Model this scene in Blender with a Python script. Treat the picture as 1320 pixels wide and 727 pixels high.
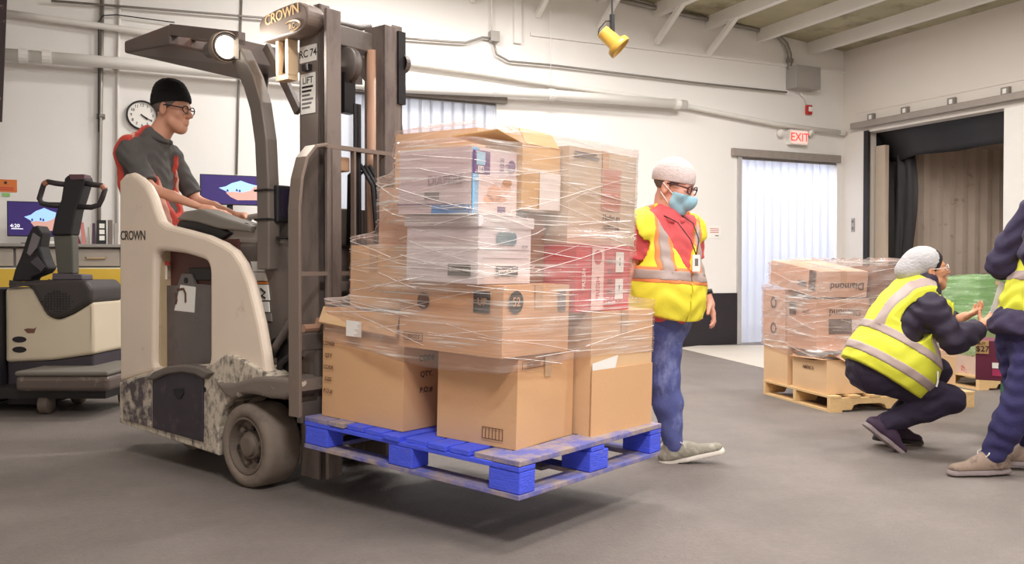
import bpy, bmesh, math, random
import numpy as np
from mathutils import Matrix, Vector

# ------------------------------------------------------------------ clear
for o in list(bpy.data.objects): bpy.data.objects.remove(o, do_unlink=True)
SC = bpy.context.scene
COL = SC.collection
R = random.Random(7)
rad = math.radians

# ------------------------------------------------------------------ camera
F, YH, CH = 1152.0, 345.0, 1.09
PITCH = math.atan((363.5 - YH) / F); YAW = rad(25)
cam = bpy.data.cameras.new('camera'); camo = bpy.data.objects.new('camera', cam); COL.objects.link(camo)
camo.location = (0, 0, CH); camo.rotation_euler = (rad(90) - PITCH, 0, -YAW)
cam.sensor_width = 36; cam.lens = 36 * F / 1320; cam.clip_end = 100; cam.clip_start = .05
SC.camera = camo
# ------------------------------------------------------------------ world, exposure
w = bpy.data.worlds.new('world'); SC.world = w; w.use_nodes = True
w.node_tree.nodes['Background'].inputs[0].default_value = (.9, .95, 1, 1)
w.node_tree.nodes['Background'].inputs[1].default_value = .25
SC.view_settings.view_transform = 'Standard'; SC.view_settings.look = 'None'
SC.view_settings.gamma = 1; SC.view_settings.use_curve_mapping = False
SC.view_settings.exposure = 0.0

LAMP_POWER = 56.0
LAMP_COL = (1.0, .972, .94)
LAMPS = [(2.7, 8.4, 1.15), (4.6, 8.3, .85), (7.4, 7.6, .8), (0.4, 5.2, .25), (3.3, 5.2, 1.2), (6.4, 5.0, .75),
         (-.6, 2.2, .4), (2.4, 2.2, 1.0), (5.4, 1.9, .95), (0.4, -.8, 3.0), (4.0, -1.2, 1.3)]

# ------------------------------------------------------------------ geometry helpers
cy, sy = math.cos(YAW), math.sin(YAW)
FWV = np.array([sy * math.cos(PITCH), cy * math.cos(PITCH), -math.sin(PITCH)])
RTV = np.array([cy, -sy, 0.]); UPV = np.cross(RTV, FWV); CAM = np.array([0, 0, CH]); FHV = np.array([sy, cy, 0.])
def _ray(x, y): return FWV + RTV * (x - 660) / F + UPV * (363.5 - y) / F
def P(x, y, D):                       # point at depth D
    return CAM + _ray(x, y) * D
def WY(x, y, Y): d = _ray(x, y); return CAM + d * (Y / d[1])
def WX(x, y, X): d = _ray(x, y); return CAM + d * (X / d[0])
def FZ(x, y, Z=0.): d = _ray(x, y); return CAM + d * ((Z - CH) / d[2])
def V3(a): return np.array(a, float)
def nrm(a): a = np.array(a, float); return a / (np.linalg.norm(a) + 1e-12)
def lin(c):
    c = c / 255.0
    return c / 12.92 if c <= .04045 else ((c + .055) / 1.055) ** 2.4
def rgb(r, g, b): return (lin(r), lin(g), lin(b), 1)
def frame(o, x, y, z=(0, 0, 1)):
    m = Matrix.Identity(4)
    for i in range(3):
        m[i][0] = x[i]; m[i][1] = y[i]; m[i][2] = z[i]; m[i][3] = o[i]
    return m

# ------------------------------------------------------------------ materials
MATS = {}
def mat(name, c, rough=.6, metal=0., var=.12, scale=6., bump=0., bscale=40., wear=None, stretch=(1, 1, 1), spec=.5, sheen=0, coat=0, alpha=None):
    if name in MATS: return MATS[name]
    m = bpy.data.materials.new(name); m.use_nodes = True; nt = m.node_tree; N = nt.nodes; L = nt.links
    b = N['Principled BSDF']; b.inputs['Roughness'].default_value = rough; b.inputs['Metallic'].default_value = metal
    b.inputs['Specular IOR Level'].default_value = spec
    if sheen: b.inputs['Sheen Weight'].default_value = sheen
    if coat: b.inputs['Coat Weight'].default_value = coat
    tc = N.new('ShaderNodeTexCoord'); mp = N.new('ShaderNodeMapping'); mp.inputs['Scale'].default_value = stretch
    L.new(tc.outputs['Object'], mp.inputs['Vector'])
    n = N.new('ShaderNodeTexNoise'); n.inputs['Scale'].default_value = scale; n.inputs['Detail'].default_value = 6
    L.new(mp.outputs[0], n.inputs['Vector'])
    mx = N.new('ShaderNodeMix'); mx.data_type = 'RGBA'
    col = rgb(*c)
    mx.inputs[6].default_value = tuple(max(0, v * (1 - var)) for v in col[:3]) + (1,)
    mx.inputs[7].default_value = tuple(min(1, v * (1 + var)) for v in col[:3]) + (1,)
    L.new(n.outputs['Fac'], mx.inputs[0]); out = mx.outputs[2]
    if wear:
        wc, lo, hi, ws = wear
        n2 = N.new('ShaderNodeTexNoise'); n2.inputs['Scale'].default_value = ws; n2.inputs['Detail'].default_value = 9; n2.inputs['Roughness'].default_value = .68
        L.new(mp.outputs[0], n2.inputs['Vector'])
        rp = N.new('ShaderNodeMapRange'); rp.inputs['From Min'].default_value = lo; rp.inputs['From Max'].default_value = hi
        L.new(n2.outputs['Fac'], rp.inputs['Value'])
        m2 = N.new('ShaderNodeMix'); m2.data_type = 'RGBA'; L.new(rp.outputs[0], m2.inputs[0]); L.new(out, m2.inputs[6]); m2.inputs[7].default_value = rgb(*wc)
        out = m2.outputs[2]
    L.new(out, b.inputs['Base Color'])
    if bump:
        n3 = N.new('ShaderNodeTexNoise'); n3.inputs['Scale'].default_value = bscale; n3.inputs['Detail'].default_value = 5
        L.new(mp.outputs[0], n3.inputs['Vector'])
        bp = N.new('ShaderNodeBump'); bp.inputs['Strength'].default_value = bump; bp.inputs['Distance'].default_value = .02
        L.new(n3.outputs['Fac'], bp.inputs['Height']); L.new(bp.outputs[0], b.inputs['Normal'])
    MATS[name] = m; return m
def emis(name, c, s):
    m = bpy.data.materials.new(name); m.use_nodes = True; b = m.node_tree.nodes['Principled BSDF']
    b.inputs['Base Color'].default_value = rgb(*c); b.inputs['Emission Color'].default_value = rgb(*c); b.inputs['Emission Strength'].default_value = s
    MATS[name] = m; return m
def film(name, tint, base, streak, rough=.12, scl=(2.2, 2.2, 55), rot=(.10, -.14, 0), white=(240, 232, 226)):
    m = bpy.data.materials.new(name); m.use_nodes = True; nt = m.node_tree; N = nt.nodes; L = nt.links
    b = N['Principled BSDF']; o = N['Material Output']
    b.inputs['Base Color'].default_value = rgb(*white); b.inputs['Roughness'].default_value = rough; b.inputs['Specular IOR Level'].default_value = .8
    tr = N.new('ShaderNodeBsdfTransparent'); tr.inputs[0].default_value = rgb(*tint)
    tc = N.new('ShaderNodeTexCoord')
    def nz(scale3, rot3, s, det=3, dist=0.):
        mp = N.new('ShaderNodeMapping'); mp.inputs['Scale'].default_value = scale3; mp.inputs['Rotation'].default_value = rot3
        L.new(tc.outputs['Object'], mp.inputs['Vector'])
        n = N.new('ShaderNodeTexNoise'); n.inputs['Scale'].default_value = s; n.inputs['Detail'].default_value = det; n.inputs['Distortion'].default_value = dist
        L.new(mp.outputs[0], n.inputs['Vector']); return n
    a = nz(scl, rot, 1.0, 3, .3); c = nz((1, 1, 2.4), (0, 0, 0), 2.2, 4); d = nz((scl[0] * 1.6, scl[1] * 1.6, scl[2] * 1.3), (-rot[0] * 2.2, -rot[1] * 1.8, 0), 1.0, 2, .2)
    def mr(n, lo, hi, to=1.):
        q = N.new('ShaderNodeMapRange'); q.inputs['From Min'].default_value = lo; q.inputs['From Max'].default_value = hi; q.inputs['To Max'].default_value = to
        L.new(n.outputs['Fac'], q.inputs['Value']); return q
    s1 = mr(a, .60, .69); s2 = mr(d, .62, .70); s3 = mr(c, .42, .70)  # white streak masks, painting highlight lines into the film
    ad = N.new('ShaderNodeMath'); ad.operation = 'MAXIMUM'; L.new(s1.outputs[0], ad.inputs[0]); L.new(s2.outputs[0], ad.inputs[1])
    ml = N.new('ShaderNodeMath'); ml.operation = 'MULTIPLY_ADD'; L.new(s3.outputs[0], ml.inputs[0]); ml.inputs[1].default_value = streak; ml.inputs[2].default_value = streak * .25
    m2 = N.new('ShaderNodeMath'); m2.operation = 'MULTIPLY_ADD'; m2.use_clamp = True; L.new(ad.outputs[0], m2.inputs[0]); L.new(ml.outputs[0], m2.inputs[1])
    h = N.new('ShaderNodeMath'); h.operation = 'MULTIPLY_ADD'; L.new(s3.outputs[0], h.inputs[0]); h.inputs[1].default_value = base; h.inputs[2].default_value = base * .5
    L.new(h.outputs[0], m2.inputs[2])
    bp = N.new('ShaderNodeBump'); bp.inputs['Strength'].default_value = .6; bp.inputs['Distance'].default_value = .01
    L.new(a.outputs['Fac'], bp.inputs['Height']); L.new(bp.outputs[0], b.inputs['Normal'])
    mxs = N.new('ShaderNodeMixShader'); L.new(m2.outputs[0], mxs.inputs[0]); L.new(tr.outputs[0], mxs.inputs[1]); L.new(b.outputs[0], mxs.inputs[2])
    L.new(mxs.outputs[0], o.inputs['Surface'])
    MATS[name] = m; return m

# ------------------------------------------------------------------ mesh builder
ROOTM = {}
class MB:
    def __init__(s): s.v = []; s.f = []; s.mi = []; s.cur = 0
    def _add(s, vs, fs):
        n = len(s.v); s.v += [tuple(float(c) for c in q) for q in vs]; s.f += [tuple(n + i for i in q) for q in fs]; s.mi += [s.cur] * len(fs); return s
    def box(s, x0, x1, y0, y1, z0, z1):
        return s._add([(x0, y0, z0), (x1, y0, z0), (x1, y1, z0), (x0, y1, z0), (x0, y0, z1), (x1, y0, z1), (x1, y1, z1), (x0, y1, z1)],
                      [(0, 3, 2, 1), (4, 5, 6, 7), (0, 1, 5, 4), (1, 2, 6, 5), (2, 3, 7, 6), (3, 0, 4, 7)])
    def hexa(s, p): return s._add(p, [(0, 3, 2, 1), (4, 5, 6, 7), (0, 1, 5, 4), (1, 2, 6, 5), (2, 3, 7, 6), (3, 0, 4, 7)])
    def cone(s, p0, p1, r0, r1=None, n=16, cap=True):
        r1 = r0 if r1 is None else r1
        p0, p1 = V3(p0), V3(p1); d = nrm(p1 - p0); u = nrm(np.cross(d, (0, 0, 1) if abs(d[2]) < .9 else (1, 0, 0))); w_ = np.cross(d, u)
        vs = []
        for p, r in ((p0, r0), (p1, r1)):
            for i in range(n):
                a = 2 * math.pi * i / n; vs.append(p + (u * math.cos(a) + w_ * math.sin(a)) * r)
        fs = [(i, (i + 1) % n, n + (i + 1) % n, n + i) for i in range(n)]
        if cap: fs += [tuple(range(n - 1, -1, -1)), tuple(range(n, 2 * n))]
        return s._add(vs, fs)
    def tube(s, pts, r, n=8, cap=True, sq=None):
        pts = [V3(p) for p in pts]; k = len(pts); rr = r if isinstance(r, (list, tuple)) else [r] * k
        vs = []; pu = None
        for i, p in enumerate(pts):
            d = nrm(pts[min(i + 1, k - 1)] - pts[max(i - 1, 0)])
            if pu is None: u = nrm(np.cross(d, (0, 0, 1) if abs(d[2]) < .9 else (1, 0, 0)))
            else: u = nrm(pu - d * np.dot(pu, d))
            pu = u; w_ = np.cross(d, u)
            for j in range(n):
                a = 2 * math.pi * j / n; vs.append(p + (u * math.cos(a) + w_ * math.sin(a)) * rr[i])
        fs = [(i * n + j, i * n + (j + 1) % n, (i + 1) * n + (j + 1) % n, (i + 1) * n + j) for i in range(k - 1) for j in range(n)]
        if cap: fs += [tuple(range(n - 1, -1, -1)), tuple(range((k - 1) * n, k * n))]
        return s._add(vs, fs)
    def sweep(s, pts, side, hw, hh):        # rectangular bar along pts; half width along side vector, half height across
        pts = [V3(p) for p in pts]; k = len(pts); side = nrm(side); vs = []
        for i, p in enumerate(pts):
            d = nrm(pts[min(i + 1, k - 1)] - pts[max(i - 1, 0)]); o = nrm(np.cross(side, d))
            vs += [p - side * hw - o * hh, p + side * hw - o * hh, p + side * hw + o * hh, p - side * hw + o * hh]
        fs = [(i * 4 + j, i * 4 + (j + 1) % 4, i * 4 + 4 + (j + 1) % 4, i * 4 + 4 + j) for i in range(k - 1) for j in range(4)]
        fs += [(3, 2, 1, 0), tuple(range((k - 1) * 4, k * 4))]
        return s._add(vs, fs)
    def lathe(s, o, ax, prof, n=28, cap=False):
        o = V3(o); ax = nrm(ax); u = nrm(np.cross(ax, (0, 0, 1) if abs(ax[2]) < .9 else (1, 0, 0))); w_ = np.cross(ax, u); k = len(prof); vs = []
        for (h, r) in prof:
            for j in range(n):
                a = 2 * math.pi * j / n; vs.append(o + ax * h + (u * math.cos(a) + w_ * math.sin(a)) * r)
        fs = [(i * n + j, i * n + (j + 1) % n, (i + 1) * n + (j + 1) % n, (i + 1) * n + j) for i in range(k - 1) for j in range(n)]
        if cap: fs += [tuple(range(n - 1, -1, -1)), tuple(range((k - 1) * n, k * n))]
        return s._add(vs, fs)
    def ell(s, c, r, n=12, m=16):
        c = V3(c); vs = []; 
        for i in range(n + 1):
            th = math.pi * i / n
            for j in range(m):
                ph = 2 * math.pi * j / m; vs.append(c + np.array([r[0] * math.sin(th) * math.cos(ph), r[1] * math.sin(th) * math.sin(ph), r[2] * math.cos(th)]))
        return s._add(vs, [(i * m + j, (i + 1) * m + j, (i + 1) * m + (j + 1) % m, i * m + (j + 1) % m) for i in range(n) for j in range(m)])
    def prism(s, poly, y0, y1):             # poly in (x,z), extruded along y
        n = len(poly); vs = [(p[0], y0, p[1]) for p in poly] + [(p[0], y1, p[1]) for p in poly]
        return s._add(vs, [tuple(range(n)), tuple(range(2 * n - 1, n - 1, -1))] + [(i, n + i, n + (i + 1) % n, (i + 1) % n) for i in range(n)])
    def quad(s, a, b, c, d): return s._add([a, b, c, d], [(0, 1, 2, 3)])
    def grid(s, pts):                       # 2-D list of points
        n = len(pts); m = len(pts[0]); vs = [p for row in pts for p in row]
        return s._add(vs, [(i * m + j, i * m + j + 1, (i + 1) * m + j + 1, (i + 1) * m + j) for i in range(n - 1) for j in range(m - 1)])
    def raw(s, vs, fs): return s._add(vs, fs)
    def build(s, name, m, parent=None, fr=None, smooth=False, bevel=0, seg=2):
        me = bpy.data.meshes.new(name); 
        M_ = fr
        vs = s.v
        if parent is not None:
            inv = ROOTM.get(parent.name, Matrix.Identity(4)).inverted()
            M_ = inv @ fr if fr is not None else inv
            A = np.array(M_); vv = np.array(vs) @ A[:3, :3].T + A[:3, 3]; vs = [tuple(q) for q in vv]
        me.from_pydata(vs, [], s.f)
        for q in (m if isinstance(m, (list, tuple)) else [m]): me.materials.append(q)
        if isinstance(m, (list, tuple)): me.polygons.foreach_set('material_index', s.mi)
        bm = bmesh.new(); bm.from_mesh(me); bmesh.ops.recalc_face_normals(bm, faces=bm.faces); bm.to_mesh(me); bm.free()
        if smooth: me.polygons.foreach_set('use_smooth', [True] * len(me.polygons))
        me.update()
        o = bpy.data.objects.new(name, me); COL.objects.link(o)
        if parent is not None: o.parent = parent
        elif fr is not None: o.matrix_world = fr
        ROOTM[o.name] = ROOTM.get(parent.name, Matrix.Identity(4)) if parent is not None else (fr if fr is not None else Matrix.Identity(4))
        if bevel:
            b = o.modifiers.new('bevel', 'BEVEL'); b.width = bevel; b.segments = seg; b.limit_method = 'ANGLE'; b.angle_limit = rad(35)
        return o
def tag(o, label=None, cat=None, group=None, kind=None):
    if label: o['label'] = label
    if cat: o['category'] = cat
    if group: o['group'] = group
    if kind: o['kind'] = kind
    return o
def empty(name, fr):
    o = bpy.data.objects.new(name, None); COL.objects.link(o); o.matrix_world = fr; o.empty_display_size = .1
    ROOTM[o.name] = fr.copy(); return o
def at(p): return Matrix.Translation(Vector([float(c) for c in p]))
def bx(name, m, x0, x1, y0, y1, z0, z1, parent=None, fr=None, bevel=0): return MB().box(x0, x1, y0, y1, z0, z1).build(name, m, parent, fr, bevel=bevel)
def text(name, body, size, m, fr, parent=None, thick=0., space=1., align='CENTER', sx=1.):
    c = bpy.data.curves.new(name, 'FONT'); c.body = body; c.size = size; c.align_x = align; c.align_y = 'CENTER'; c.offset = thick * size; c.space_character = space; c.resolution_u = 3
    c.extrude = .0004
    t = bpy.data.objects.new(name, c); COL.objects.link(t)
    dg = bpy.context.evaluated_depsgraph_get(); me = bpy.data.meshes.new_from_object(t.evaluated_get(dg))
    bpy.data.objects.remove(t, do_unlink=True); bpy.data.curves.remove(c)
    b = MB(); b.raw([(v.co.x * sx, v.co.y, v.co.z) for v in me.vertices], [tuple(p.vertices) for p in me.polygons]); bpy.data.meshes.remove(me)
    if not b.f: return None
    return b.build(name, m, parent, fr)
def profile(outer, holes, depth, bevel=.01):     # extruded outline with holes, in (x,z), thickness along +y from 0..depth
    c = bpy.data.curves.new('prof', 'CURVE'); c.dimensions = '2D'; c.fill_mode = 'BOTH'; c.extrude = depth / 2 - bevel; c.bevel_depth = bevel; c.bevel_resolution = 2; c.offset = -bevel
    for pl in [outer] + holes:
        s = c.splines.new('POLY'); s.points.add(len(pl) - 1); s.use_cyclic_u = True
        for i, q in enumerate(pl): s.points[i].co = (q[0], q[1], 0, 1)
    t = bpy.data.objects.new('prof', c); COL.objects.link(t)
    dg = bpy.context.evaluated_depsgraph_get(); me = bpy.data.meshes.new_from_object(t.evaluated_get(dg))
    bpy.data.objects.remove(t, do_unlink=True)
    b = MB(); b.raw([(v.co.x, depth / 2 - v.co.z, v.co.y) for v in me.vertices], [tuple(p.vertices) for p in me.polygons]); bpy.data.meshes.remove(me)
    return b
def rounded(poly, r=.03, n=4):
    out = []; k = len(poly)
    for i in range(k):
        p, a, b = V3(poly[i]), V3(poly[i - 1]), V3(poly[(i + 1) % k])
        ra = min(r, .45 * np.linalg.norm(a - p)); rb = min(r, .45 * np.linalg.norm(b - p)); A = p + nrm(a - p) * ra; B = p + nrm(b - p) * rb
        for j in range(n + 1):
            t = j / n; out.append(tuple((1 - t) ** 2 * A + 2 * t * (1 - t) * p + t * t * B))
    return out
def shift(b, dx=0, dy=0, dz=0): b.v = [(v[0] + dx, v[1] + dy, v[2] + dz) for v in b.v]; return b
#@@STRUCT
# ------------------------------------------------------------------ palette
WALL = mat('wall_paint', (236, 232, 228), .75, var=.035, scale=1.3, bump=.12, bscale=9)
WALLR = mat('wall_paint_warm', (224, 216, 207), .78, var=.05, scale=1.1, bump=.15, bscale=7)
WHITE = mat('white_paint', (232, 228, 222), .55, var=.05)
PIPEW = mat('pipe_paint', (228, 224, 218), .5, var=.06, scale=4)
CEIL = mat('roof_deck', (176, 168, 140), .85, var=.28, scale=2.2, bump=.2, wear=((118, 108, 88), .52, .75, 1.6))
CONC = mat('concrete_floor', (122, 113, 108), .62, var=.14, scale=28, bump=.35, bscale=70, wear=((104, 96, 92), .42, .8, 1.3), spec=.35)
PALEF = mat('pale_floor', (196, 188, 178), .6, var=.08, scale=3)
BLACK = mat('black_plastic', (26, 23, 27), .55, var=.2, scale=9)
BLKM = mat('black_metal', (36, 32, 34), .45, .2, var=.2)
DKG = mat('dark_grey_metal', (100, 91, 87), .5, .25, var=.16, scale=9, wear=((128, 112, 102), .58, .8, 12))
MGREY = mat('mid_grey_paint', (112, 103, 97), .5, .1, var=.12, scale=7, bump=.05, wear=((92, 80, 72), .55, .8, 9))
GALV = mat('galvanised', (150, 144, 138), .4, .6, var=.1, scale=12)
GREYBOX = mat('grey_enamel', (164, 158, 152), .5, var=.05)
CREAM = mat('cream_enamel', (232, 214, 196), .45, var=.07, scale=4, wear=((158, 140, 116), .62, .85, 5), bump=.04, bscale=20)
CREAMD = mat('cream_enamel_scuffed', (202, 190, 172), .55, var=.1, scale=5, wear=((92, 80, 80), .47, .64, 20), bump=.08, bscale=30, stretch=(1.4, 1, .8))
RUBBER = mat('dusty_rubber', (128, 114, 103), .85, var=.16, scale=10, wear=((92, 82, 76), .5, .75, 6))
HUBM = mat('dusty_hub', (112, 99, 89), .7, .15, var=.2, scale=14)
DOORD = mat('dark_panel', (58, 50, 58), .5, .1, var=.25, scale=8, wear=((92, 80, 84), .56, .75, 10))
TAN = mat('tan_sleeve', (176, 136, 112), .5, var=.1)
PLASTW = mat('paper_white', (240, 236, 230), .7, var=.03)
INK = mat('ink_black', (46, 36, 34), .8, var=.1)
INKB = mat('ink_brown', (92, 62, 44), .8, var=.1)
INKG = mat('ink_grey', (120, 112, 112), .8, var=.1)
REDP = mat('red_print', (196, 60, 62), .7, var=.1)
ORANGE = mat('orange_print', (226, 132, 60), .7, var=.08)
YELLOW = mat('yellow_laminate', (214, 176, 62), .5, var=.08)
BLUEW = mat('blue_painted_wood', (76, 94, 236), .75, var=.22, scale=5, stretch=(1.5, 1.5, 5), bump=.3, bscale=30, wear=((128, 116, 128), .60, .74, 7))
BLUEWORN = mat('worn_blue_wood', (106, 108, 176), .8, var=.2, scale=5, bump=.3, bscale=30, wear=((168, 150, 140), .42, .60, 6))
PINE = mat('pine_wood', (222, 186, 134), .7, var=.14, scale=6, stretch=(1, 6, 6), bump=.15, bscale=20)
CARD = mat('cardboard', (216, 170, 126), .8, var=.06, scale=3, bump=.05, bscale=60)
CARD2 = mat('cardboard_light', (222, 184, 142), .8, var=.06, scale=3, bump=.05, bscale=60)
CARD3 = mat('cardboard_pink', (216, 180, 154), .8, var=.06, scale=3)
CARD4 = mat('cardboard_greyish', (204, 186, 162), .8, var=.05, scale=3)
CARD5 = mat('cardboard_dark', (140, 98, 72), .8, var=.08, scale=3)
TAPE = mat('packing_tape', (206, 172, 136), .25, var=.05)

# ------------------------------------------------------------------ the room
YB, XR = 10.19, 10.29
def roofz(x): return 4.36 + .085 * (XR - x)
def struct(name, b, m, parent=None, **k):
    o = b.build(name, m, parent, **k)
    if parent is None: o['kind'] = 'structure'
    return o
struct('floor', MB().box(-5, 10.5, -5, 14, -.2, 0), CONC)
struct('floor_pale_patch', MB().hexa([tuple(FZ(876, 449, 0)), tuple(FZ(990, 476, 0)), (XR, 9.2, 0), (7.6, YB, 0)] + [tuple(V3(q) + (0, 0, .004)) for q in (FZ(876, 449, 0), FZ(990, 476, 0), (XR, 9.2, 0), (7.6, YB, 0))]), PALEF)  # paler slab laid on the floor before the curtained doorway
b = MB()
D0, D1, DZ = 8.33, 10.18, 2.69; E0, E1, EZ = 2.55, 4.54, 3.16
for x0, x1, z0, z1 in [(-5, E0, 0, 5.9), (E0, E1, EZ, 5.9), (E1, D0, 0, 5.9), (D0, D1, DZ, 5.9), (D1, XR, 0, 5.9)]: b.box(x0, x1, YB, YB + .2, z0, z1)
struct('wall_back', b, WALL)
KY0, KY1, KZ = 7.45, 9.74, 3.08
b = MB()
for y0, y1, z0, z1 in [(-5, KY0, 0, 5.9), (KY0, KY1, KZ, 5.9), (KY1, YB + .2, 0, 5.9)]: b.box(XR, XR + .2, y0, y1, z0, z1)
struct('wall_right', b, WALLR)
struct('wall_left', MB().box(-5.2, -5, -5, YB + .2, 0, 5.9), WALL)
struct('wall_front', MB().box(-5, 10.5, -5.2, -5, 0, 5.9), WALL)
cl = MB().hexa([(-5, -5, roofz(-5)), (XR + .2, -5, roofz(XR + .2)), (XR + .2, YB + .2, roofz(XR + .2)), (-5, YB + .2, roofz(-5)), (-5, -5, roofz(-5) + .15), (XR + .2, -5, roofz(XR + .2) + .15), (XR + .2, YB + .2, roofz(XR + .2) + .15), (-5, YB + .2, roofz(-5) + .15)])
ceil = struct('ceiling', cl, CEIL)
for x in (9.62, 8.66, 7.76, 6.9, 6.0, 5.1, 4.2, 2.6, 1.0, -.6):
    z = roofz(x); MB().box(x - .045, x + .045, -5, YB, z - .17, z + .01).build('purlin', WHITE, ceil)
    if x < 8: MB().sweep([(x, YB - .01, z - .52), (x, YB - .62, z - .14)], (1, 0, 0), .032, .032).build('brace', WHITE, ceil)
for y in (8.0, 5.6): MB().box(-5, XR, y - .04, y + .04, 0, .01).build('ceiling_batten', CEIL, ceil) if False else None
# cold room behind the curtains
struct('wall_beyond', MB().box(1.5, 11.8, 13.2, 13.4, 0, 4.2).box(1.4, 1.5, YB + .2, 13.4, 0, 4.2).box(11.8, 11.9, YB + .2, 13.4, 0, 4.2), mat('cold_room_wall', (235, 238, 245), .7, var=.03))
struct('ceiling_beyond', MB().box(1.4, 11.9, YB + .2, 13.4, 4.2, 4.3), WHITE)
struct('floor_beyond', MB().box(10.5, 11.9, YB + .2, 13.4, -.2, 0), CONC)
# trims
struct('trim_1', MB().box(WY(878, 440, YB)[0], D0 - .03, YB - .02, YB, 0, .73), mat('black_kick_board', (40, 33, 40), .6, var=.25, scale=9, wear=((190, 180, 172), .70, .74, 18)))
struct('trim_2', MB().box(D0 - .16, D1 + .02, YB - .06, YB, DZ - .02, DZ + .09), mat('grey_lintel', (150, 140, 132), .7, var=.2, scale=14), bevel=.006)
struct('trim_3', MB().box(E0 - .1, E1 + .12, YB - .07, YB, EZ - .03, EZ + .07), mat('grey_lintel', (150, 140, 132)), bevel=.006)
struct('trim_4', MB().box(5.0, XR, YB - .03, YB, 4.02, 4.06), WALL)
struct('trim_5', MB().box(4.76, 4.86, YB - .05, YB, 3.9, 4.8), WALL)
struct('trim_6', MB().box(D0 - .05, D0 + .02, YB - .03, YB + .02, 0, DZ), mat('galvanised_edge', (190, 186, 186), .5, .2))
struct('trim_7', MB().box(XR - .012, XR, 5, KY1 + .2, 3.38, 3.395), WALLR)

# ------------------------------------------------------------------ strip curtains (one thing each; strips are parts)
def pvc(name, c, a, e=0):
    m = bpy.data.materials.new(name); m.use_nodes = True; nt = m.node_tree; N = nt.nodes; L = nt.links; p = N['Principled BSDF']
    p.inputs['Base Color'].default_value = rgb(*c); p.inputs['Roughness'].default_value = .18
    tl = N.new('ShaderNodeBsdfTranslucent'); tl.inputs[0].default_value = rgb(*c)
    tr = N.new('ShaderNodeBsdfTransparent'); tr.inputs[0].default_value = rgb(*c)
    m1 = N.new('ShaderNodeMixShader'); m1.inputs[0].default_value = .6; L.new(p.outputs[0], m1.inputs[1]); L.new(tl.outputs[0], m1.inputs[2])
    m2 = N.new('ShaderNodeMixShader'); m2.inputs[0].default_value = a; L.new(m1.outputs[0], m2.inputs[1]); L.new(tr.outputs[0], m2.inputs[2])
    L.new(m2.outputs[0], N['Material Output'].inputs['Surface']); MATS[name] = m; return m
PVC = pvc('clear_pvc', (238, 240, 250), .25); PVC2 = pvc('cloudy_pvc', (200, 200, 204), .12)
def curtain(x0, x1, ztop, zbot, n, m, label, y=YB + .04):
    root = empty('strip_curtain', at(((x0 + x1) / 2, y, zbot))); tag(root, label, 'curtain')
    wd = (x1 - x0) / n * 1.28
    bx('rail', GALV, x0, x1, y - .02, y + .02, ztop - .05, ztop, root)
    for i in range(n):
        c = x0 + (x1 - x0) * (i + .5) / n; rows = []
        ph = R.uniform(-.01, .01); yy = y + (.008 if i % 2 else -.008)
        for k in range(9):
            z = ztop - (ztop - zbot) * k / 8
            row = []
            for j in range(5):
                u = (j / 4 - .5); row.append((max(x0, min(x1, c + u * wd)), yy - .02 * (1 - 4 * u * u) * (1 if i % 2 else .4) + ph * k / 8, z))
            rows.append(row)
        MB().grid(rows).build('strip', m, root, smooth=True)
curtain(D0 + .02, D1 - .01, DZ, .015, 12, PVC, 'translucent blue-white strip curtain hanging in the doorway under the exit sign')
curtain(E0 + .02, E1 - .01, EZ, .015, 14, PVC2, 'cloudy grey strip curtain behind the wrapped load and forklift mast')

# ------------------------------------------------------------------ dock opening and container
struct('door_1', MB().box(XR - .10, XR - .04, 6.0, KY0 + .02, .02, KZ - .02), WHITE, bevel=.006)      # open sliding leaf
rail = empty('door_rail', at((XR - .07, 8.6, 3.2))); tag(rail, 'grey steel sliding door rail on brackets above the dock opening', 'rail')
bx('track', mat('rail_paint', (158, 148, 140), .5, .2), XR - .12, XR - .03, 5.4, KY1 + .2, 3.14, 3.23, rail, bevel=.008)
for y in (9.62, 9.02, 8.27, 7.5):
    k = bx('bracket', GALV, XR - .05, XR, y - .055, y + .055, 3.22, 3.33, rail)
    bx('bracket_plate', PLASTW, XR - .055, XR - .05, y - .025, y + .025, 3.25, 3.31, k)
CY0, CY1 = 7.25, 9.62
seal = empty('dock_seal', at((XR + .3, 8.6, 0))); tag(seal, 'black rubber dock seal curtain framing the dock opening', 'dock seal')
SEAL = mat('black_rubber_sheet', (34, 31, 33), .6, var=.3, scale=4, bump=.3, bscale=5)
bx('side_pad', SEAL, XR - .03, XR + .02, KY1 - .06, KY1 + .02, 0, KZ + .02, seal)
bx('side_baffle', SEAL, XR + .2, XR + .95, KY1 + .0, KY1 + .06, 0, KZ + .06, seal); bx('side_baffle', SEAL, XR + .2, XR + .95, CY0 - .14, CY0 - .08, 0, KZ + .06, seal); bx('top_baffle', SEAL, XR + .2, XR + .95, CY0 - .14, KY1 + .06, KZ + .02, KZ + .08, seal)
bx('jamb_board', mat('bare_board', (196, 178, 160), .7, var=.1), XR + .16, XR + .24, KY1 - .2, KY1 - .03, 0, KZ - .2, seal)
rows = []
for i in range(13):
    y = KY1 + .0 - (KY1 - KY0) * i / 12; rows.append([(XR + .2 + .25 * math.sin(k / 5 * 1.4) * (.75 + .25 * math.cos(i)), y, KZ + .04 - .46 * k / 5 * (1 if i < 3 else .93)) for k in range(6)])
MB().grid(rows).build('head_curtain', SEAL, seal, smooth=True).modifiers.new('solid', 'SOLIDIFY').thickness = .012
rows = [[(XR + .42 + .06 * math.sin(j * 1.7 + k * .25), KY1 - .12 - .34 * j / 8 - .05 * math.sin(k * .7) * j / 8, KZ - .34 - (KZ - .36) * k / 10) for j in range(9)] for k in range(11)]
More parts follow.
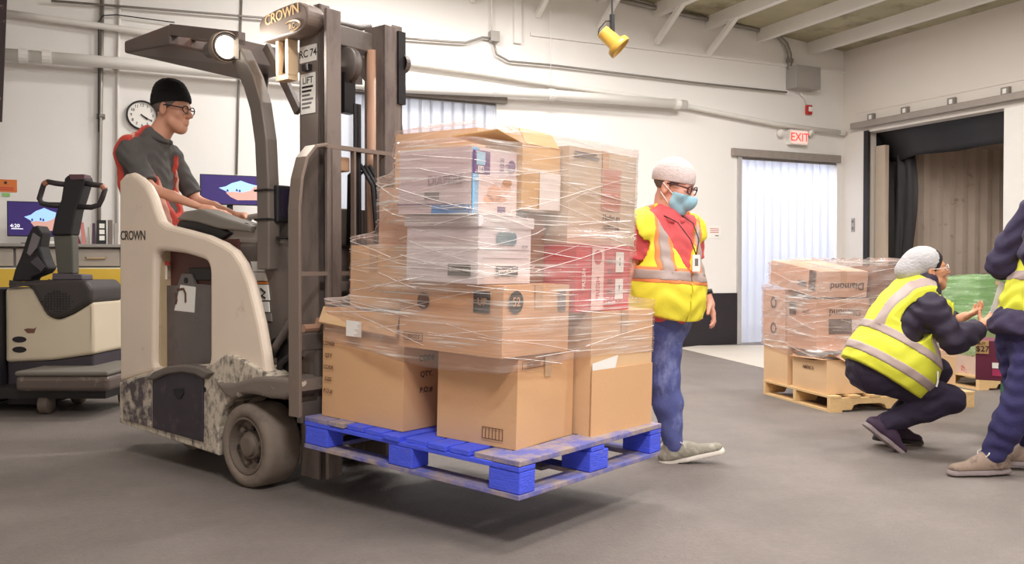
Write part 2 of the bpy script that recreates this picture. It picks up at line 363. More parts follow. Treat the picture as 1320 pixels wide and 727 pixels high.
MB().grid(rows).build('side_curtain', SEAL, seal, smooth=True).modifiers.new('solid', 'SOLIDIFY').thickness = .012
cont = empty('shipping_container', at((12.5, 8.4, 0))); tag(cont, 'shipping container with corrugated inner walls docked behind the opening', 'container')
CORR = mat('container_steel', (168, 154, 142), .7, .1, var=.12, scale=3, wear=((112, 88, 72), .6, .75, 5))
def corrug(y, s):
    pts = []; x = XR + .78
    while x < 16.4:
        pts += [(x, 0), (x + .075, 0), (x + .125, .075), (x + .215, .075)]; x += .28
    b = MB(); b.grid([[(px_, y + s * dy, z) for px_, dy in pts] for z in (.1, 2.95)]); return b
CY0, CY1 = 7.25, 9.62
corrug(CY1, 1).build('corrugated_wall', CORR, cont).modifiers.new('solid', 'SOLIDIFY').thickness = .004
corrug(CY0, -1).build('corrugated_wall', CORR, cont).modifiers.new('solid', 'SOLIDIFY').thickness = .004
bx('container_floor', mat('container_floor', (92, 78, 66), .8, var=.2), XR + .5, 16.4, CY0 - .06, CY1 + .06, -.05, .06, cont)
bx('container_roof', CORR, XR + .78, 16.4, CY0 - .06, CY1 + .06, 2.95, 3.0, cont)
bx('end_wall', CORR, 16.4, 16.45, CY0 - .06, CY1 + .06, 0, 3.0, cont)
bx('corner_post', mat('post_steel', (136, 118, 104), .6, .2), XR + .74, XR + .88, CY1 - .05, CY1 + .08, 0, 3.0, cont)

# ------------------------------------------------------------------ ceiling fluorescent fixtures (the room's lamps)
TUBE = emis('fluorescent_tube', (255, 246, 232), 6)
for i, (x, y, p) in enumerate(LAMPS):
    z = roofz(x) - .42
    r = empty('ceiling_light', at((x, y, z)))
    where = ['over the strip curtain by the clock', 'over the middle of the back wall', 'near the dock corner', 'over the walkie truck', 'over the wrapped load', 'over the green pallet', 'over the left floor', 'over the front floor', 'over the right floor', 'behind the camera on the left', 'behind the camera on the right'][i]
    tag(r, 'twin tube ceiling light fixture ' + where, 'ceiling light', 'ceiling light fixtures')
    bx('housing', WHITE, x - .6, x + .6, y - .12, y + .12, z + .05, z + .11, r)
    for d in (-.06, .06): MB().cone((x - .57, y + d, z + .025), (x + .57, y + d, z + .025), .016, n=10).build('tube', TUBE, r, smooth=True)
    for d in (-.5, .5): MB().cone((x + d, y, z + .1), (x + d, y, roofz(x + d) + .01), .006, n=6).build('hanger', GALV, r)
    L = bpy.data.lights.new('fixture_light', 'AREA'); L.shape = 'RECTANGLE'; L.size = 1.2; L.size_y = .3; L.energy = LAMP_POWER * p * 1.8; L.color = LAMP_COL
    lo = bpy.data.objects.new('fixture_light', L); COL.objects.link(lo); lo.parent = r; lo.location = (0, 0, -.01)
for x, y, e in ((9.3, 11.9, 150), (4.0, 11.8, 110)):
    L = bpy.data.lights.new('cold_room_light', 'AREA'); L.size = 1.6; L.energy = e; L.color = (.93, .96, 1)
    lo = bpy.data.objects.new('cold_room_light', L); COL.objects.link(lo); lo.location = (x, y, 4.0)
L = bpy.data.lights.new('container_fill', 'AREA'); L.size = .5; L.energy = 52; L.color = (1, .93, .85)  # added area light without a fixture, set aside to shade the wall ribs
lo = bpy.data.objects.new('container_fill', L); COL.objects.link(lo); lo.location = (11.7, 7.7, 2.7)

# ------------------------------------------------------------------ pipes and conduits on the back wall
def pipe(name, pts, r, label, cat='pipe', m=PIPEW, y=YB - .06, clamps=(), n=10, rr=None):
    w_ = [WY(px_, py_, y) for px_, py_ in pts]
    root = empty(name, at(w_[0])); tag(root, label, cat)
    MB().tube(w_, r, n).build('run', m, root, smooth=True)
    for (px_, py_) in clamps:
        c = WY(px_, py_, y); MB().cone(c - (.04, 0, 0), c + (.04, 0, .0), r * 1.18, n=14).build('coupling', m, root)
    return root
pipe('drain_pipe', [(4, 70), (160, 82), (330, 97), (520, 113), (700, 121), (884, 135)], .062, 'thick white drain pipe with couplings running across the back wall', y=YB - .16, clamps=[(30, 72), (60, 74), (637, 117), (711, 122), (872, 134)], n=16)
pipe('water_pipe', [(4, 16), (60, 24), (190, 42), (330, 60), (520, 80), (620, 94), (720, 110), (840, 128), (905, 141), (1000, 160), (1090, 172)], .034, 'long slanting white pipe above the drain pipe, ending over the exit sign', y=YB - .075, clamps=[(546, 82), (1085, 171)])
pipe('conduit', [(66, 1), (205, 12), (339, 23), (420, 32)], .012, 'thin grey conduit along the top left of the back wall', 'conduit', GALV)
pipe('conduit', [(516, 49), (580, 54), (600, 55), (622, 48), (634, 50)], .014, 'grey conduit with a bend entering the small junction box', 'conduit', GALV)
pipe('conduit', [(636, 54), (640, 70), (656, 79), (712, 84), (900, 107), (1014, 119)], .014, 'long grey conduit from junction box to grey electrical box', 'conduit', GALV)
pipe('conduit', [(634, -30), (634, 42)], .009, 'thin vertical conduit dropping to the small junction box', 'conduit', PIPEW)
pipe('conduit', [(132, -20), (130, 120), (128, 235), (127, 318)], .022, 'thick vertical conduit left of the round clock', 'conduit', GALV, clamps=[(130, 150)], y=YB - .024)
pipe('conduit', [(155, -20), (152, 90), (151, 300)], .015, 'thin vertical conduit just left of the round clock', 'conduit', PIPEW, y=YB - .02)
pipe('conduit', [(312, -20), (308, 100), (305, 225)], .012, 'thin vertical conduit behind the overhead guard pillar', 'conduit', GALV, y=YB - .015)
pipe('conduit', [(792, -2), (860, 14), (985, 40), (1003, 46), (1013, 56), (1018, 70), (1018, 90)], .032, 'thick steel conduit under the roof bending down into the grey box', 'conduit', GALV, clamps=[(992, 42), (1018, 78)])
pipe('cable', [(710, -10), (710, 112)], .004, 'thin white cord hanging from the roof to the drain pipe', 'cord', PIPEW, y=YB - .16)
pipe('cable', [(127, 170), (127, 28), (133, 20), (150, 19), (225, 29)], .006, 'thin black cable looped over the vertical conduit', 'cable', BLACK, y=YB - .056)
c = WY(635, 49, YB); o = bx('junction_box', GREYBOX, c[0] - .06, c[0] + .06, YB - .09, YB, c[2] - .06, c[2] + .07, bevel=.006); tag(o, 'small grey junction box where three conduits meet', 'junction box')
a0, a1 = WY(1013, 87, YB), WY(1044, 119, YB)
eb = empty('electrical_box', at((a0[0], YB, a1[2]))); tag(eb, 'grey metal electrical box high on the back wall near the corner', 'electrical box')
bx('enclosure', GREYBOX, a0[0], a1[0], YB - .22, YB, a1[2], a0[2], eb, bevel=.006); bx('cover', GREYBOX, a0[0] + .02, a1[0] - .02, YB - .228, YB - .22, a1[2] + .02, a0[2] - .02, eb)
c = WY(1041, 142, YB); st = empty('fire_strobe', at(c)); tag(st, 'red fire alarm strobe above the exit sign', 'fire alarm')
bx('housing', mat('alarm_red', (186, 44, 40), .4), c[0] - .05, c[0] + .05, YB - .05, YB, c[2] - .07, c[2] + .07, st, bevel=.008); bx('lens', PLASTW, c[0] - .03, c[0] + .03, YB - .07, YB - .05, c[2] - .03, c[2] + .04, st, bevel=.006)
pipe('conduit', [(1032, 120), (1038, 126), (1040, 134)], .01, 'short white conduit from electrical box to fire strobe', 'conduit', PIPEW)
c = WY(1025, 177, YB) - V3((0, 0, .012)); ex = empty('exit_sign', at(c)); tag(ex, 'lit exit sign with two emergency lamp heads above the strip curtain', 'exit sign')
bx('housing', WHITE, c[0] - .17, c[0] + .17, YB - .09, YB, c[2] - .11, c[2] + .11, ex, bevel=.008)
bx('face', emis('exit_face', (250, 205, 196), .55), c[0] - .15, c[0] + .15, YB - .095, YB - .09, c[2] - .09, c[2] + .09, ex)
text('letters', 'EXIT', .17, emis('exit_red', (236, 70, 60), 1.3), frame((c[0], YB - .099, c[2] - .005), (1, 0, 0), (0, 0, 1), (0, -1, 0)), ex, .012)
for s, px_ in ((-1, 1006), (1, 1044)):
    q = WY(px_, 171, YB - .05); h = MB().lathe(q, (s * .3, -.7, -.35), [(-.05, .02), (-.02, .045), (.04, .055), (.045, .05)], 16, True).build('lamp_head', WHITE, ex, smooth=True)
# pendant yellow spotlight
D = 7.0; c = P(789, 52, D); ys = empty('pendant_spotlight', at(c)); tag(ys, 'yellow can spotlight hanging on a black pole near the roof', 'spotlight')
YEL = mat('yellow_enamel', (206, 160, 66), .4, var=.06)
ax = nrm(P(800, 66, D) - P(776, 42, D) + V3((0, -.02, 0)))
MB().lathe(c, ax, [(-.105, 0), (-.105, .05), (-.1, .055), (.03, .062), (.05, .095), (.085, .1), (.095, .098), (.095, .085), (.07, .08)], 24).build('can', YEL, ys, smooth=True)
MB().lathe(c, ax, [(.07, 0), (.07, .08)], 20).build('lens', PLASTW, ys)
top = P(790, -40, D); MB().cone(c + (0, 0, .16), (c[0], c[1], 4.9), .007, n=8).build('pole', BLACK, ys)
MB().cone(c + (0, 0, .07), c + (0, 0, .2), .022, n=10).build('swivel', BLACK, ys)
MB().tube([c + V3(q) for q in ((0, 0, .06), (.0, -.02, .0), (0, -.06, -.02))], .012, 6).build('yoke', BLACK, ys)
MB().tube([c + (0, 0, .15), c + RTV * -.05 + (0, 0, .15), c + RTV * -.10 + (0, 0, .09), c + RTV * -.11 + (0, 0, .04), c + RTV * -.08 + (0, 0, .05)], .005, 6).build('cord', BLACK, ys, smooth=True)
# paper notice, switch, phone-like bits
c = WY(921, 299, YB); pn = bx('paper_notice', PLASTW, c[0] - .11, c[0] + .11, YB - .004, YB, c[2] - .09, c[2] + .09); tag(pn, 'white paper notice with faint red lines above the black kick board', 'notice')
for i, dz in enumerate((.04, .015, -.01)): MB().box(c[0] - .08, c[0] + .07, YB - .0045, YB - .004, c[2] + dz, c[2] + dz + .009).build('print_line', REDP, pn)
bx('stamp', INKG, c[0] + .01, c[0] + .07, YB - .0045, YB - .004, c[2] - .06, c[2] - .045, pn)
c = WX(1100, 290, XR); sw = bx('switch_plate', GREYBOX, XR - .015, XR, c[1] - .03, c[1] + .03, c[2] - .1, c[2] + .1, bevel=.003); tag(sw, 'pale switch plate on the wall between strip curtain and dock', 'switch')
for dz in (-.05, .05): bx('toggle', INKG, XR - .022, XR - .015, c[1] - .012, c[1] + .012, c[2] + dz - .02, c[2] + dz + .02, sw)
# wall clock
c = WY(183, 149, YB); ck = empty('wall_clock', at(c)); tag(ck, 'round white wall clock with black rim behind the driver', 'clock')
r0 = .155
MB().lathe((c[0], YB, c[2]), (0, -1, 0), [(0, r0), (.035, r0), (.04, r0 - .005), (.04, r0 - .016), (.02, r0 - .018)], 40).build('rim', BLACK, ck, smooth=False)
MB().lathe((c[0], YB, c[2]), (0, -1, 0), [(.021, 0), (.021, r0 - .012)], 40).build('dial', PLASTW, ck)
for h in range(1, 13):
    a = rad(90 - 30 * h); text('numeral', str(h), .042, INK, frame((c[0] + .105 * math.cos(a), YB - .024, c[2] + .105 * math.sin(a)), (1, 0, 0), (0, 0, 1), (0, -1, 0)), ck)
for ang, ln, wd in ((130, .07, .006), (120, .1, .004)):
    a = rad(90 - ang); d = V3((math.cos(a), 0, math.sin(a))); q = V3((c[0], YB - .028, c[2])); MB().sweep([q - d * .015, q + d * ln], (0, 1, 0), .001, wd).build('hand', INK, ck)
# ================================================================== THE FORKLIFT (local frame: x forward, y across away from camera, z up)
ya = .89
AV = RTV * math.cos(ya) + FHV * math.sin(ya); BV = -RTV * math.sin(ya) + FHV * math.cos(ya); FV = -BV
NV = RTV * .0252 + FHV * 3.3485
TM = frame(NV, FV, AV)
def tw(s, t, z): return NV + FV * s + AV * t + V3((0, 0, z))
fk = empty('stand_up_forklift', TM @ Matrix.Translation((-2.2, .45, 0))); ROOTM[fk.name] = TM @ Matrix.Translation((-2.2, .45, 0))
tag(fk, 'cream and grey stand-up forklift carrying the blue pallet', 'forklift')
def T(b, name, m, parent=None, **k): return b.build(name, m, parent or fk, TM, **k)
T0, T1 = .045, .86
# side panels with the big opening
outer = [(-2.997, 0.421), (-2.994, 1.294), (-2.99, 1.602), (-2.926, 1.634), (-2.855, 1.638), (-2.769, 1.606), (-2.685, 1.557), (-2.627, 1.493), (-2.587, 1.422), (-2.538, 1.352), (-2.466, 1.324), (-2.273, 1.293), (-2.088, 1.26), (-1.947, 1.221), (-1.845, 1.18), (-1.772, 1.117), (-1.714, 1.032), (-1.663, 0.918), (-1.62, 0.805), (-1.583, 0.675), (-1.559, 0.544), (-2.117, 0.557), (-2.623, 0.503)]
hole = rounded([(-2.614, 0.513), (-2.598, 1.189), (-2.312, 1.169), (-2.054, 1.122), (-2.059, 0.569)], .07, 5)
T(profile(outer, [hole], .06, .026), 'side_panel', CREAM, smooth=False)
T(shift(profile([(q[0] - .08, min(q[1], 1.34)) for q in outer], [[(h_[0] - .08, h_[1]) for h_ in hole]], .06, .02), dy=T1 - .06), 'side_panel', CREAM)
# lining seen through the opening
T(MB().box(-2.614-.03, -2.614+.012, .03, .30, .42, 1.2), 'inner_post', mat('tan_inner', (186, 164, 132), .6, var=.12, wear=((120, 70, 60), .62, .72, 9)), bevel=.006)
plate = T(MB().prism([(-2.681, 0.492), (-2.675, 0.988), (-2.488, 0.991), (-2.447, 1.056), (-2.354, 1.056), (-2.316, 1.001), (-2.101, 0.996), (-2.105, 0.535)], .075, .09), 'inner_plate', mat('dull_steel_plate', (116, 108, 106), .45, .4, var=.15, scale=5, wear=((84, 72, 82), .5, .8, 4)))
pa = [(-2.524, 0.851), (-2.32, 0.845), (-2.304, 0.985), (-2.459, 0.995)]
T(MB().quad(*[(q[0], .0745, q[1]) for q in pa]), 'paper_tag', PLASTW, plate)
cx_, cz_ = (pa[0][0] + pa[2][0]) / 2, (pa[0][1] + pa[2][1]) / 2
T(MB().tube([(cx_ - .07, .073, cz_ + .05), (cx_ - .01, .073, cz_ + .055), (cx_ + .01, .073, cz_ + .03), (cx_ + .01, .073, cz_ - .02)], .007, 6), 'marker_stroke', INKB, plate)
T(MB().tube([(cx_ - .09, .073, cz_ + .03), (cx_ - .08, .073, cz_ - .01), (cx_ - .09, .073, cz_ - .03)], .007, 6), 'marker_stroke', INKB, plate)
T(MB().cone((-2.4005, .070, 1.02), (-2.4005, .076, 1.02), .016, n=12), 'plate_hole', BLACK, plate)
T(MB().box(-2.90, -1.95, .10, .12, .95, 1.24), 'dash_underside', mat('dark_red_trim', (96, 58, 54), .6, var=.2))
T(MB().box(-2.40, -2.05, .085, .10, 1.02, 1.09), 'inner_roller', BLKM, bevel=.006)
T(MB().box(-2.707, -2.591, .068, .072, 1.024, 1.103), 'label', PLASTW); T(MB().box(-2.707, -2.591+.03, .066, .0721, 1.103, 1.103+.02), 'red_band', REDP)
T(MB().box(-3.02, -1.95, .3, .84, .26, .30), 'platform', BLKM)
T(MB().box(-3.06, -3.02, T0 + .06, T1 - .05, .3, .95), 'rear_panel', CREAM, bevel=.015)
# lower body
low = [(-2.952, 0.187), (-2.949, 0.423), (-2.763, 0.477), (-2.577, 0.517), (-2.315, 0.553), (-2.077, 0.566), (-1.977, 0.605), (-1.88, 0.651), (-1.812, 0.651), (-1.681, 0.621), (-1.524, 0.572), (-1.373, 0.569), (-1.292, 0.568), (-1.292, 0.514), (-1.397, 0.475), (-1.525, 0.467), (-1.618, 0.47), (-1.734, 0.467), (-1.841, 0.43), (-1.91, 0.361), (-1.945, 0.278), (-1.947, 0.13)]
T(shift(profile(low, [], .24, .009), dy=-0.025), 'lower_body', CREAMD)
T(shift(profile([(q[0] - .1, q[1]) for q in low], [], .20, .02), dy=T1 - .19), 'lower_body', CREAMD)
T(MB().box(-3.0, -1.98, .2, T1 - .15, .14, .30), 'chassis', BLKM)
FW_ = mat('fender_worn', (122, 110, 102), .6, .1, var=.12, wear=((212, 202, 188), .62, .66, 14), bump=.1)
T(shift(profile([(-1.974, 0.527), (-1.885, 0.507), (-1.783, 0.515), (-1.665, 0.548), (-1.558, 0.567), (-1.466, 0.571), (-1.346, 0.573), (-1.26, 0.569), (-1.26, 0.519), (-1.371, 0.472), (-1.497, 0.464), (-1.602, 0.473), (-1.711, 0.467), (-1.797, 0.429), (-1.851, 0.439), (-1.919, 0.48)], [], .22, .022), dy=-0.045), 'fender', FW_)
T(shift(profile([(q[0] - .15, q[1]) for q in [(-1.974, 0.527), (-1.885, 0.507), (-1.783, 0.515), (-1.665, 0.548), (-1.558, 0.567), (-1.466, 0.571), (-1.346, 0.573), (-1.26, 0.569), (-1.26, 0.519), (-1.371, 0.472), (-1.497, 0.464), (-1.602, 0.473), (-1.711, 0.467), (-1.797, 0.429), (-1.851, 0.439), (-1.919, 0.48)]], [], .20, .025), dy=T1 - .17), 'fender', FW_)
acc = T(shift(profile([(-2.568, 0.201), (-2.565, 0.472), (-2.499, 0.507), (-2.372, 0.538), (-2.219, 0.557), (-2.116, 0.552), (-2.065, 0.524), (-2.076, 0.184)], [], .03, .006), dy=-0.037000000000000005), 'access_panel', DOORD)
T(MB().prism([(-2.344, 0.436), (-2.244, 0.449), (-2.237, 0.429), (-2.268, 0.393), (-2.298, 0.386), (-2.329, 0.408)], -0.043, -0.036000000000000004), 'finger_hole', BLACK, acc)
T(shift(profile([(-2.615, 0.47), (-2.524, 0.52), (-2.38, 0.56), (-2.226, 0.579), (-2.079, 0.577), (-1.972, 0.552), (-2.029, 0.516), (-2.116, 0.534), (-2.249, 0.536), (-2.404, 0.512), (-2.516, 0.474)], [], .10, .012), dy=-0.055), 'panel_lip', MGREY)
T(shift(profile([(-2.896, 0.213), (-2.894, 0.41), (-2.744, 0.462), (-2.593, 0.491), (-2.588, 0.202)], [], .02, .006), dy=-0.035), 'scuffed_panel', mat('scuffed_dark', (84, 74, 78), .6, var=.2, wear=((190, 178, 162), .46, .62, 16)))
T(MB().cone((-2.064, -0.029, 0.458), (-2.064, .02, 0.458), .014, n=12), 'bolt_hole', BLACK)
# cowl between operator and mast
cowl = T(shift(profile([(-2.35, .55), (-2.35, 1.16), (-2.1, 1.225), (-1.62, 1.235), (-1.535, 1.20), (-1.52, 1.10), (-1.53, .50)], [], .68, .03), dy=.115), 'cowl', MGREY)
T(MB().lathe((-1.58, .13, 1.236), (0, 0, 1), [(0, .05), (.008, .05), (.008, .035), (0, .035)], 20), 'filler_ring', BLKM, cowl)
T(MB().box(-1.62, -1.54, .20, .4, 1.236, 1.240), 'label', PLASTW, cowl)
for pl_, m in zip([[(-1.85, 1.122), (-1.75, 1.121), (-1.731, 1.07), (-1.83, 1.07)], [(-1.83, 1.066), (-1.731, 1.066), (-1.712, 1.023), (-1.811, 1.023)], [(-1.811, 1.019), (-1.712, 1.02), (-1.706, 1.008), (-1.804, 1.007)], [(-1.804, 1.003), (-1.706, 1.004), (-1.693, 0.926), (-1.785, 0.924)], [(-1.785, 0.916), (-1.7, 0.918), (-1.694, 0.867), (-1.772, 0.865)], [(-1.779, 0.857), (-1.681, 0.86), (-1.675, 0.821), (-1.772, 0.817)]], (PLASTW, PLASTW, ORANGE, PLASTW, PLASTW, mat('grey_label', (140, 132, 126)))):
    T(MB().prism(pl_, .108, .114), 'warning_label', m, cowl)
T(MB().tube([(-1.762, 0.106, 0.984), (-1.723, 0.106, 0.965), (-1.755, 0.106, 0.948), (-1.723, 0.106, 0.937)], .005, 5), 'pictogram', INK, cowl)
T(MB().prism(rounded([(-1.70, .53), (-1.70, .68), (-1.66, .74), (-1.535, .74), (-1.535, .53)], .03), .104, .116), 'hose_recess', BLACK)
T(MB().tube([(-1.66, .09, .64), (-1.60, .08, .70), (-1.52, .08, .78), (-1.47, .10, .86)], .022, 8), 'hose', DKG, smooth=True)
T(MB().tube([(-1.60, .09, .56), (-1.56, .08, .62), (-1.50, .09, .66), (-1.45, .12, .64)], .018, 8), 'hose', BLACK, smooth=True)
T(MB().cone((-1.66, .06, .62), (-1.66, .12, .62), .035, n=14), 'hydraulic_fitting', HUBM)
# console, armrest, controls
arm = T(shift(profile([(-2.52, 1.36), (-2.43, 1.402), (-2.27, 1.408), (-2.05, 1.352), (-1.80, 1.30), (-1.82, 1.27), (-2.1, 1.295), (-2.3, 1.335)], [], .13, .014), dy=.08), 'armrest', mat('grey_vinyl', (128, 120, 112), .6, var=.1))
T(shift(profile([(-2.50, 1.355), (-2.3, 1.345), (-2.1, 1.30), (-2.0, 1.27), (-2.1, 1.23), (-2.44, 1.24), (-2.54, 1.31)], [], .11, .012), dy=.09), 'arm_pod', BLACK)
con = T(MB().hexa([(-2.30, .11, 1.22), (-1.72, .11, 1.20), (-1.72, .75, 1.20), (-2.30, .75, 1.22), (-2.10, .11, 1.30), (-1.76, .11, 1.325), (-1.76, .75, 1.325), (-2.10, .75, 1.30)]), 'console', mat('console_grey', (156, 146, 138), .5, var=.06), bevel=.03, seg=3)
T(MB().tube([(-2.12, .26, 1.31), (-2.07, .26, 1.365), (-1.97, .26, 1.37), (-1.90, .26, 1.33)], .016, 8), 'control_handle', mat('handle_grey', (174, 166, 158), .5), con, smooth=True)
T(MB().prism(rounded([(-2.0, 1.285), (-1.98, 1.318), (-1.88, 1.322), (-1.83, 1.30)], .015), .105, .111), 'grip_hole', BLACK, con)
T(MB().box(-1.72, -1.50, .16, .8, 1.20, 1.40), 'mast_shroud', MGREY, bevel=.02)
# overhead guard
GM = mat('guard_steel', (104, 92, 87), .5, .2, var=.15, scale=6, wear=((120, 86, 70), .55, .8, 4))
gd = T(MB().hexa([(-2.92, 0.0, 2.33), (-2.46, .02, 2.31), (-2.46, .88, 2.31), (-2.92, .88, 2.30), (-2.92, 0.0, 2.40), (-2.46, .02, 2.425), (-2.46, .88, 2.42), (-2.92, .88, 2.37)]), 'overhead_guard', GM, bevel=.012)
T(MB().hexa([(-2.46, .02, 2.365), (-1.86, .05, 2.225), (-1.86, .09, 2.225), (-2.46, .07, 2.365), (-2.46, .02, 2.425), (-1.86, .05, 2.29), (-1.86, .09, 2.29), (-2.46, .07, 2.425)]), 'guard_rail', GM, gd)
T(MB().hexa([(-2.46, .84, 2.31), (-1.88, .84, 2.16), (-1.88, .88, 2.16), (-2.46, .88, 2.31), (-2.46, .84, 2.42), (-1.88, .84, 2.26), (-1.88, .88, 2.26), (-2.46, .88, 2.42)]), 'guard_rail', GM, gd)
T(MB().hexa([(-1.92, .05, 2.16), (-1.86, .05, 2.15), (-1.86, .88, 2.15), (-1.92, .88, 2.16), (-1.92, .05, 2.26), (-1.86, .05, 2.25), (-1.86, .88, 2.25), (-1.92, .88, 2.26)]), 'guard_rail', GM, gd)
for i in range(7):
    t = .15 + .105 * i; T(MB().hexa([(-2.47, t, 2.365), (-1.90, t, 2.235), (-1.90, t + .03, 2.235), (-2.47, t + .03, 2.365), (-2.47, t, 2.377), (-1.90, t, 2.247), (-1.90, t + .03, 2.247), (-2.47, t + .03, 2.377)]), 'guard_bar', GM, gd)
PIL = mat('pillar_grey', (112, 102, 95), .5, .2, var=.12, scale=5)
near = [(-2.0, .09, 2.26), (-1.93, .09, 2.22), (-1.86, .09, 2.13), (-1.79, .09, 2.03), (-1.73, .09, 1.90), (-1.69, .09, 1.72), (-1.675, .09, 1.5), (-1.672, .09, 1.3), (-1.675, .09, 1.08)]
T(MB().sweep(near, (0, 1, 0), .035, .048), 'guard_pillar', PIL, bevel=.008)
T(MB().sweep([(q[0] + .15, .84, q[2] + .02) for q in near], (0, 1, 0), .035, .048), 'guard_pillar', PIL, bevel=.008)
T(MB().cone((-2.70, .80, 1.2), (-2.70, .80, 2.33), .03, n=14), 'guard_post', PIL, smooth=True)
T(MB().sweep([(-1.78, .16, 2.22), (-1.60, .16, 1.98), (-1.52, .16, 1.86)], (0, 1, 0), .012, .022), 'guard_strut', GM)
dev = T(MB().box(-1.645, -1.60, .09, .26, 1.315, 1.50), 'mirror_monitor', BLACK, bevel=.008)
T(MB().box(-1.60, -1.598, .11, .24, 1.34, 1.48), 'screen', mat('dark_screen', (40, 34, 52), .2), dev)
for z in (1.33, 1.475): T(MB().tube([(-1.73, .05, z), (-1.62, .05, z), (-1.615, .12, z), (-1.73, .13, z), (-1.73, .05, z)], .006, 6), 'strap', BLACK, dev)
# head lamp
la = V3((-1.95, .02, 2.215)); ld_ = nrm(V3((.95, -.22, -.10)))
hl = T(MB().lathe(la, ld_, [(-.20, .0), (-.20, .035), (-.17, .045), (-.05, .05), (-.03, .062), (.045, .068), (.05, .066), (.05, .058), (.03, .056)], 26), 'head_lamp', DKG, smooth=True)
T(MB().lathe(la, ld_, [(.035, 0), (.035, .057)], 26), 'lamp_lens', emis('headlamp_glow', (255, 248, 226), 9), hl)
T(MB().lathe(la, ld_, [(-.02, .064), (.0, .078), (.05, .078), (.05, .072)], 26), 'lamp_bezel', mat('bezel', (140, 124, 110), .4, .4), hl, smooth=True)
L = bpy.data.lights.new('headlamp_beam', 'SPOT'); L.energy = 60; L.spot_size = rad(95); L.spot_blend = .8; L.shadow_soft_size = .05; L.color = (1, .95, .85)
lo = bpy.data.objects.new('headlamp_beam', L); COL.objects.link(lo); lo.parent = fk
lp = V3(la) + ld_ * .09; inv = ROOTM[fk.name].inverted(); lo.location = inv @ (TM @ Vector(lp)); lo.rotation_euler = Vector(ld_).to_track_quat('-Z', 'Y').to_euler()
# front wheels
def wheel(t0, t1, sgn, label=None):
    c = V3((-1.705 if sgn else -1.80, t0, .209)); r = .208
    wv = T(MB().lathe(c, (0, 1, 0), [(.012, .145), (.0, .155), (.0, .185), (.012, .202), (.03, r), (t1 - t0 - .03, r), (t1 - t0 - .01, .2), (t1 - t0, .18), (t1 - t0, .14)], 48), 'tyre', RUBBER, smooth=True)
    if sgn:
        T(MB().lathe(c, (0, 1, 0), [(.012, .146), (.006, .140), (.006, .132), (.05, .125), (.055, .075), (.03, .066), (.03, .058), (.012, .052), (.008, .04), (.008, .0)], 40), 'hub', HUBM, wv, smooth=False)
        for i in range(6):
            a = 2 * math.pi * (i + .2) / 6; q = c + V3((.092 * math.cos(a), .05, .092 * math.sin(a))); T(MB().cone(q, q - V3((0, .022, 0)), .014, n=6), 'lug_nut', BLKM if i % 2 else HUBM, wv)
    return wv
wheel(-.035, .165, 1); wheel(T1 - .18, T1, 0)
T(MB().lathe((-2.75, .30, .15), (0, 1, 0), [(0, .0), (0, .14), (.01, .15), (.17, .15), (.18, .14), (.18, 0)], 28), 'drive_tyre', RUBBER, smooth=True)
T(MB().cone((-1.74, .15, .209), (-1.80, .7, .209), .06, n=12), 'axle', BLKM)
# mast
MS = mat('mast_steel', (128, 115, 108), .5, .2, var=.12, scale=6, stretch=(1, 1, .3), wear=((72, 60, 62), .5, .75, 5))
def chan(s0, s1, t0, t1, z0, z1, op):       # C channel, opening towards op (+1 / -1 in t)
    tk = .016; b = MB()
    if op > 0: b.box(s0, s1, t0, t0 + tk, z0, z1)
    else: b.box(s0, s1, t1 - tk, t1, z0, z1)
    b.box(s0, s0 + tk, t0, t1, z0, z1); b.box(s1 - tk, s1, t0, t1, z0, z1); return b
T(chan(-1.50, -1.345, .15, .215, .06, 2.36, 1), 'mast_rail', MS, bevel=.004)
T(MB().box(-1.284, -1.262, .128, .215, .08, 2.32).box(-1.42, -1.284, .198, .215, .08, 2.32), 'inner_mast_rail', MS, bevel=.004)
T(chan(-1.50, -1.345, .635, .70, .06, 2.36, -1), 'mast_rail', MS, bevel=.004)
T(MB().box(-1.284, -1.262, .50, .57, .08, 2.32).box(-1.42, -1.284, .50, .515, .08, 2.32), 'inner_mast_rail', MS, bevel=.004)
T(MB().box(-1.46, -1.36, .20, .65, 2.19, 2.29), 'cross_member', MGREY, bevel=.006)
T(MB().box(-1.47, -1.40, .2, .65, .9, 1.02), 'cross_member', MS, bevel=.006)
T(MB().box(-1.47, -1.40, .2, .65, .28, .42), 'cross_member', MS, bevel=.006)
T(MB().tube([(-1.44, .24, 2.335), (-1.44, .34, 2.32), (-1.44, .48, 2.325), (-1.44, .56, 2.35)], .016, 8), 'top_hose', DKG, smooth=True)
T(MB().lathe((-1.37, .32, 2.10), (0, 1, 0), [(0, 0), (0, .085), (.012, .09), (.02, .075), (.03, .075), (.038, .09), (.05, .085), (.05, 0)], 28), 'chain_pulley', DKG, smooth=True)
T(MB().box(-1.40, -1.35, .31, .38, 1.86, 2.06), 'pulley_block', BLKM)
T(MB().cone((-1.36, .50, .3), (-1.36, .50, 2.20), .028, n=16), 'lift_cylinder', TAN, smooth=True)
T(MB().cone((-1.44, .28, .3), (-1.44, .28, 2.1), .028, n=16), 'lift_cylinder', DKG, smooth=True)
for i, t in enumerate((.335, .36)): T(MB().sweep([(-1.30, t, .5), (-1.30, t, 1.9)], (0, 1, 0), .010, .004), 'lift_chain', BLKM)
for i, t in enumerate((.44, .468, .496)):
    T(MB().tube([(-1.26, t, .7), (-1.255, t, 1.2), (-1.27, t - .02, 1.50), (-1.30, t - .07, 1.60), (-1.35, t - .10, 1.55), (-1.36, t - .10, 1.2)], .011, 8), 'mast_hose', BLACK, smooth=True)
T(MB().box(-1.45, -1.30, .20, .30, 1.56, 1.63), 'chain_anchor', mat('tan_paint', (170, 134, 104), .6), bevel=.006)
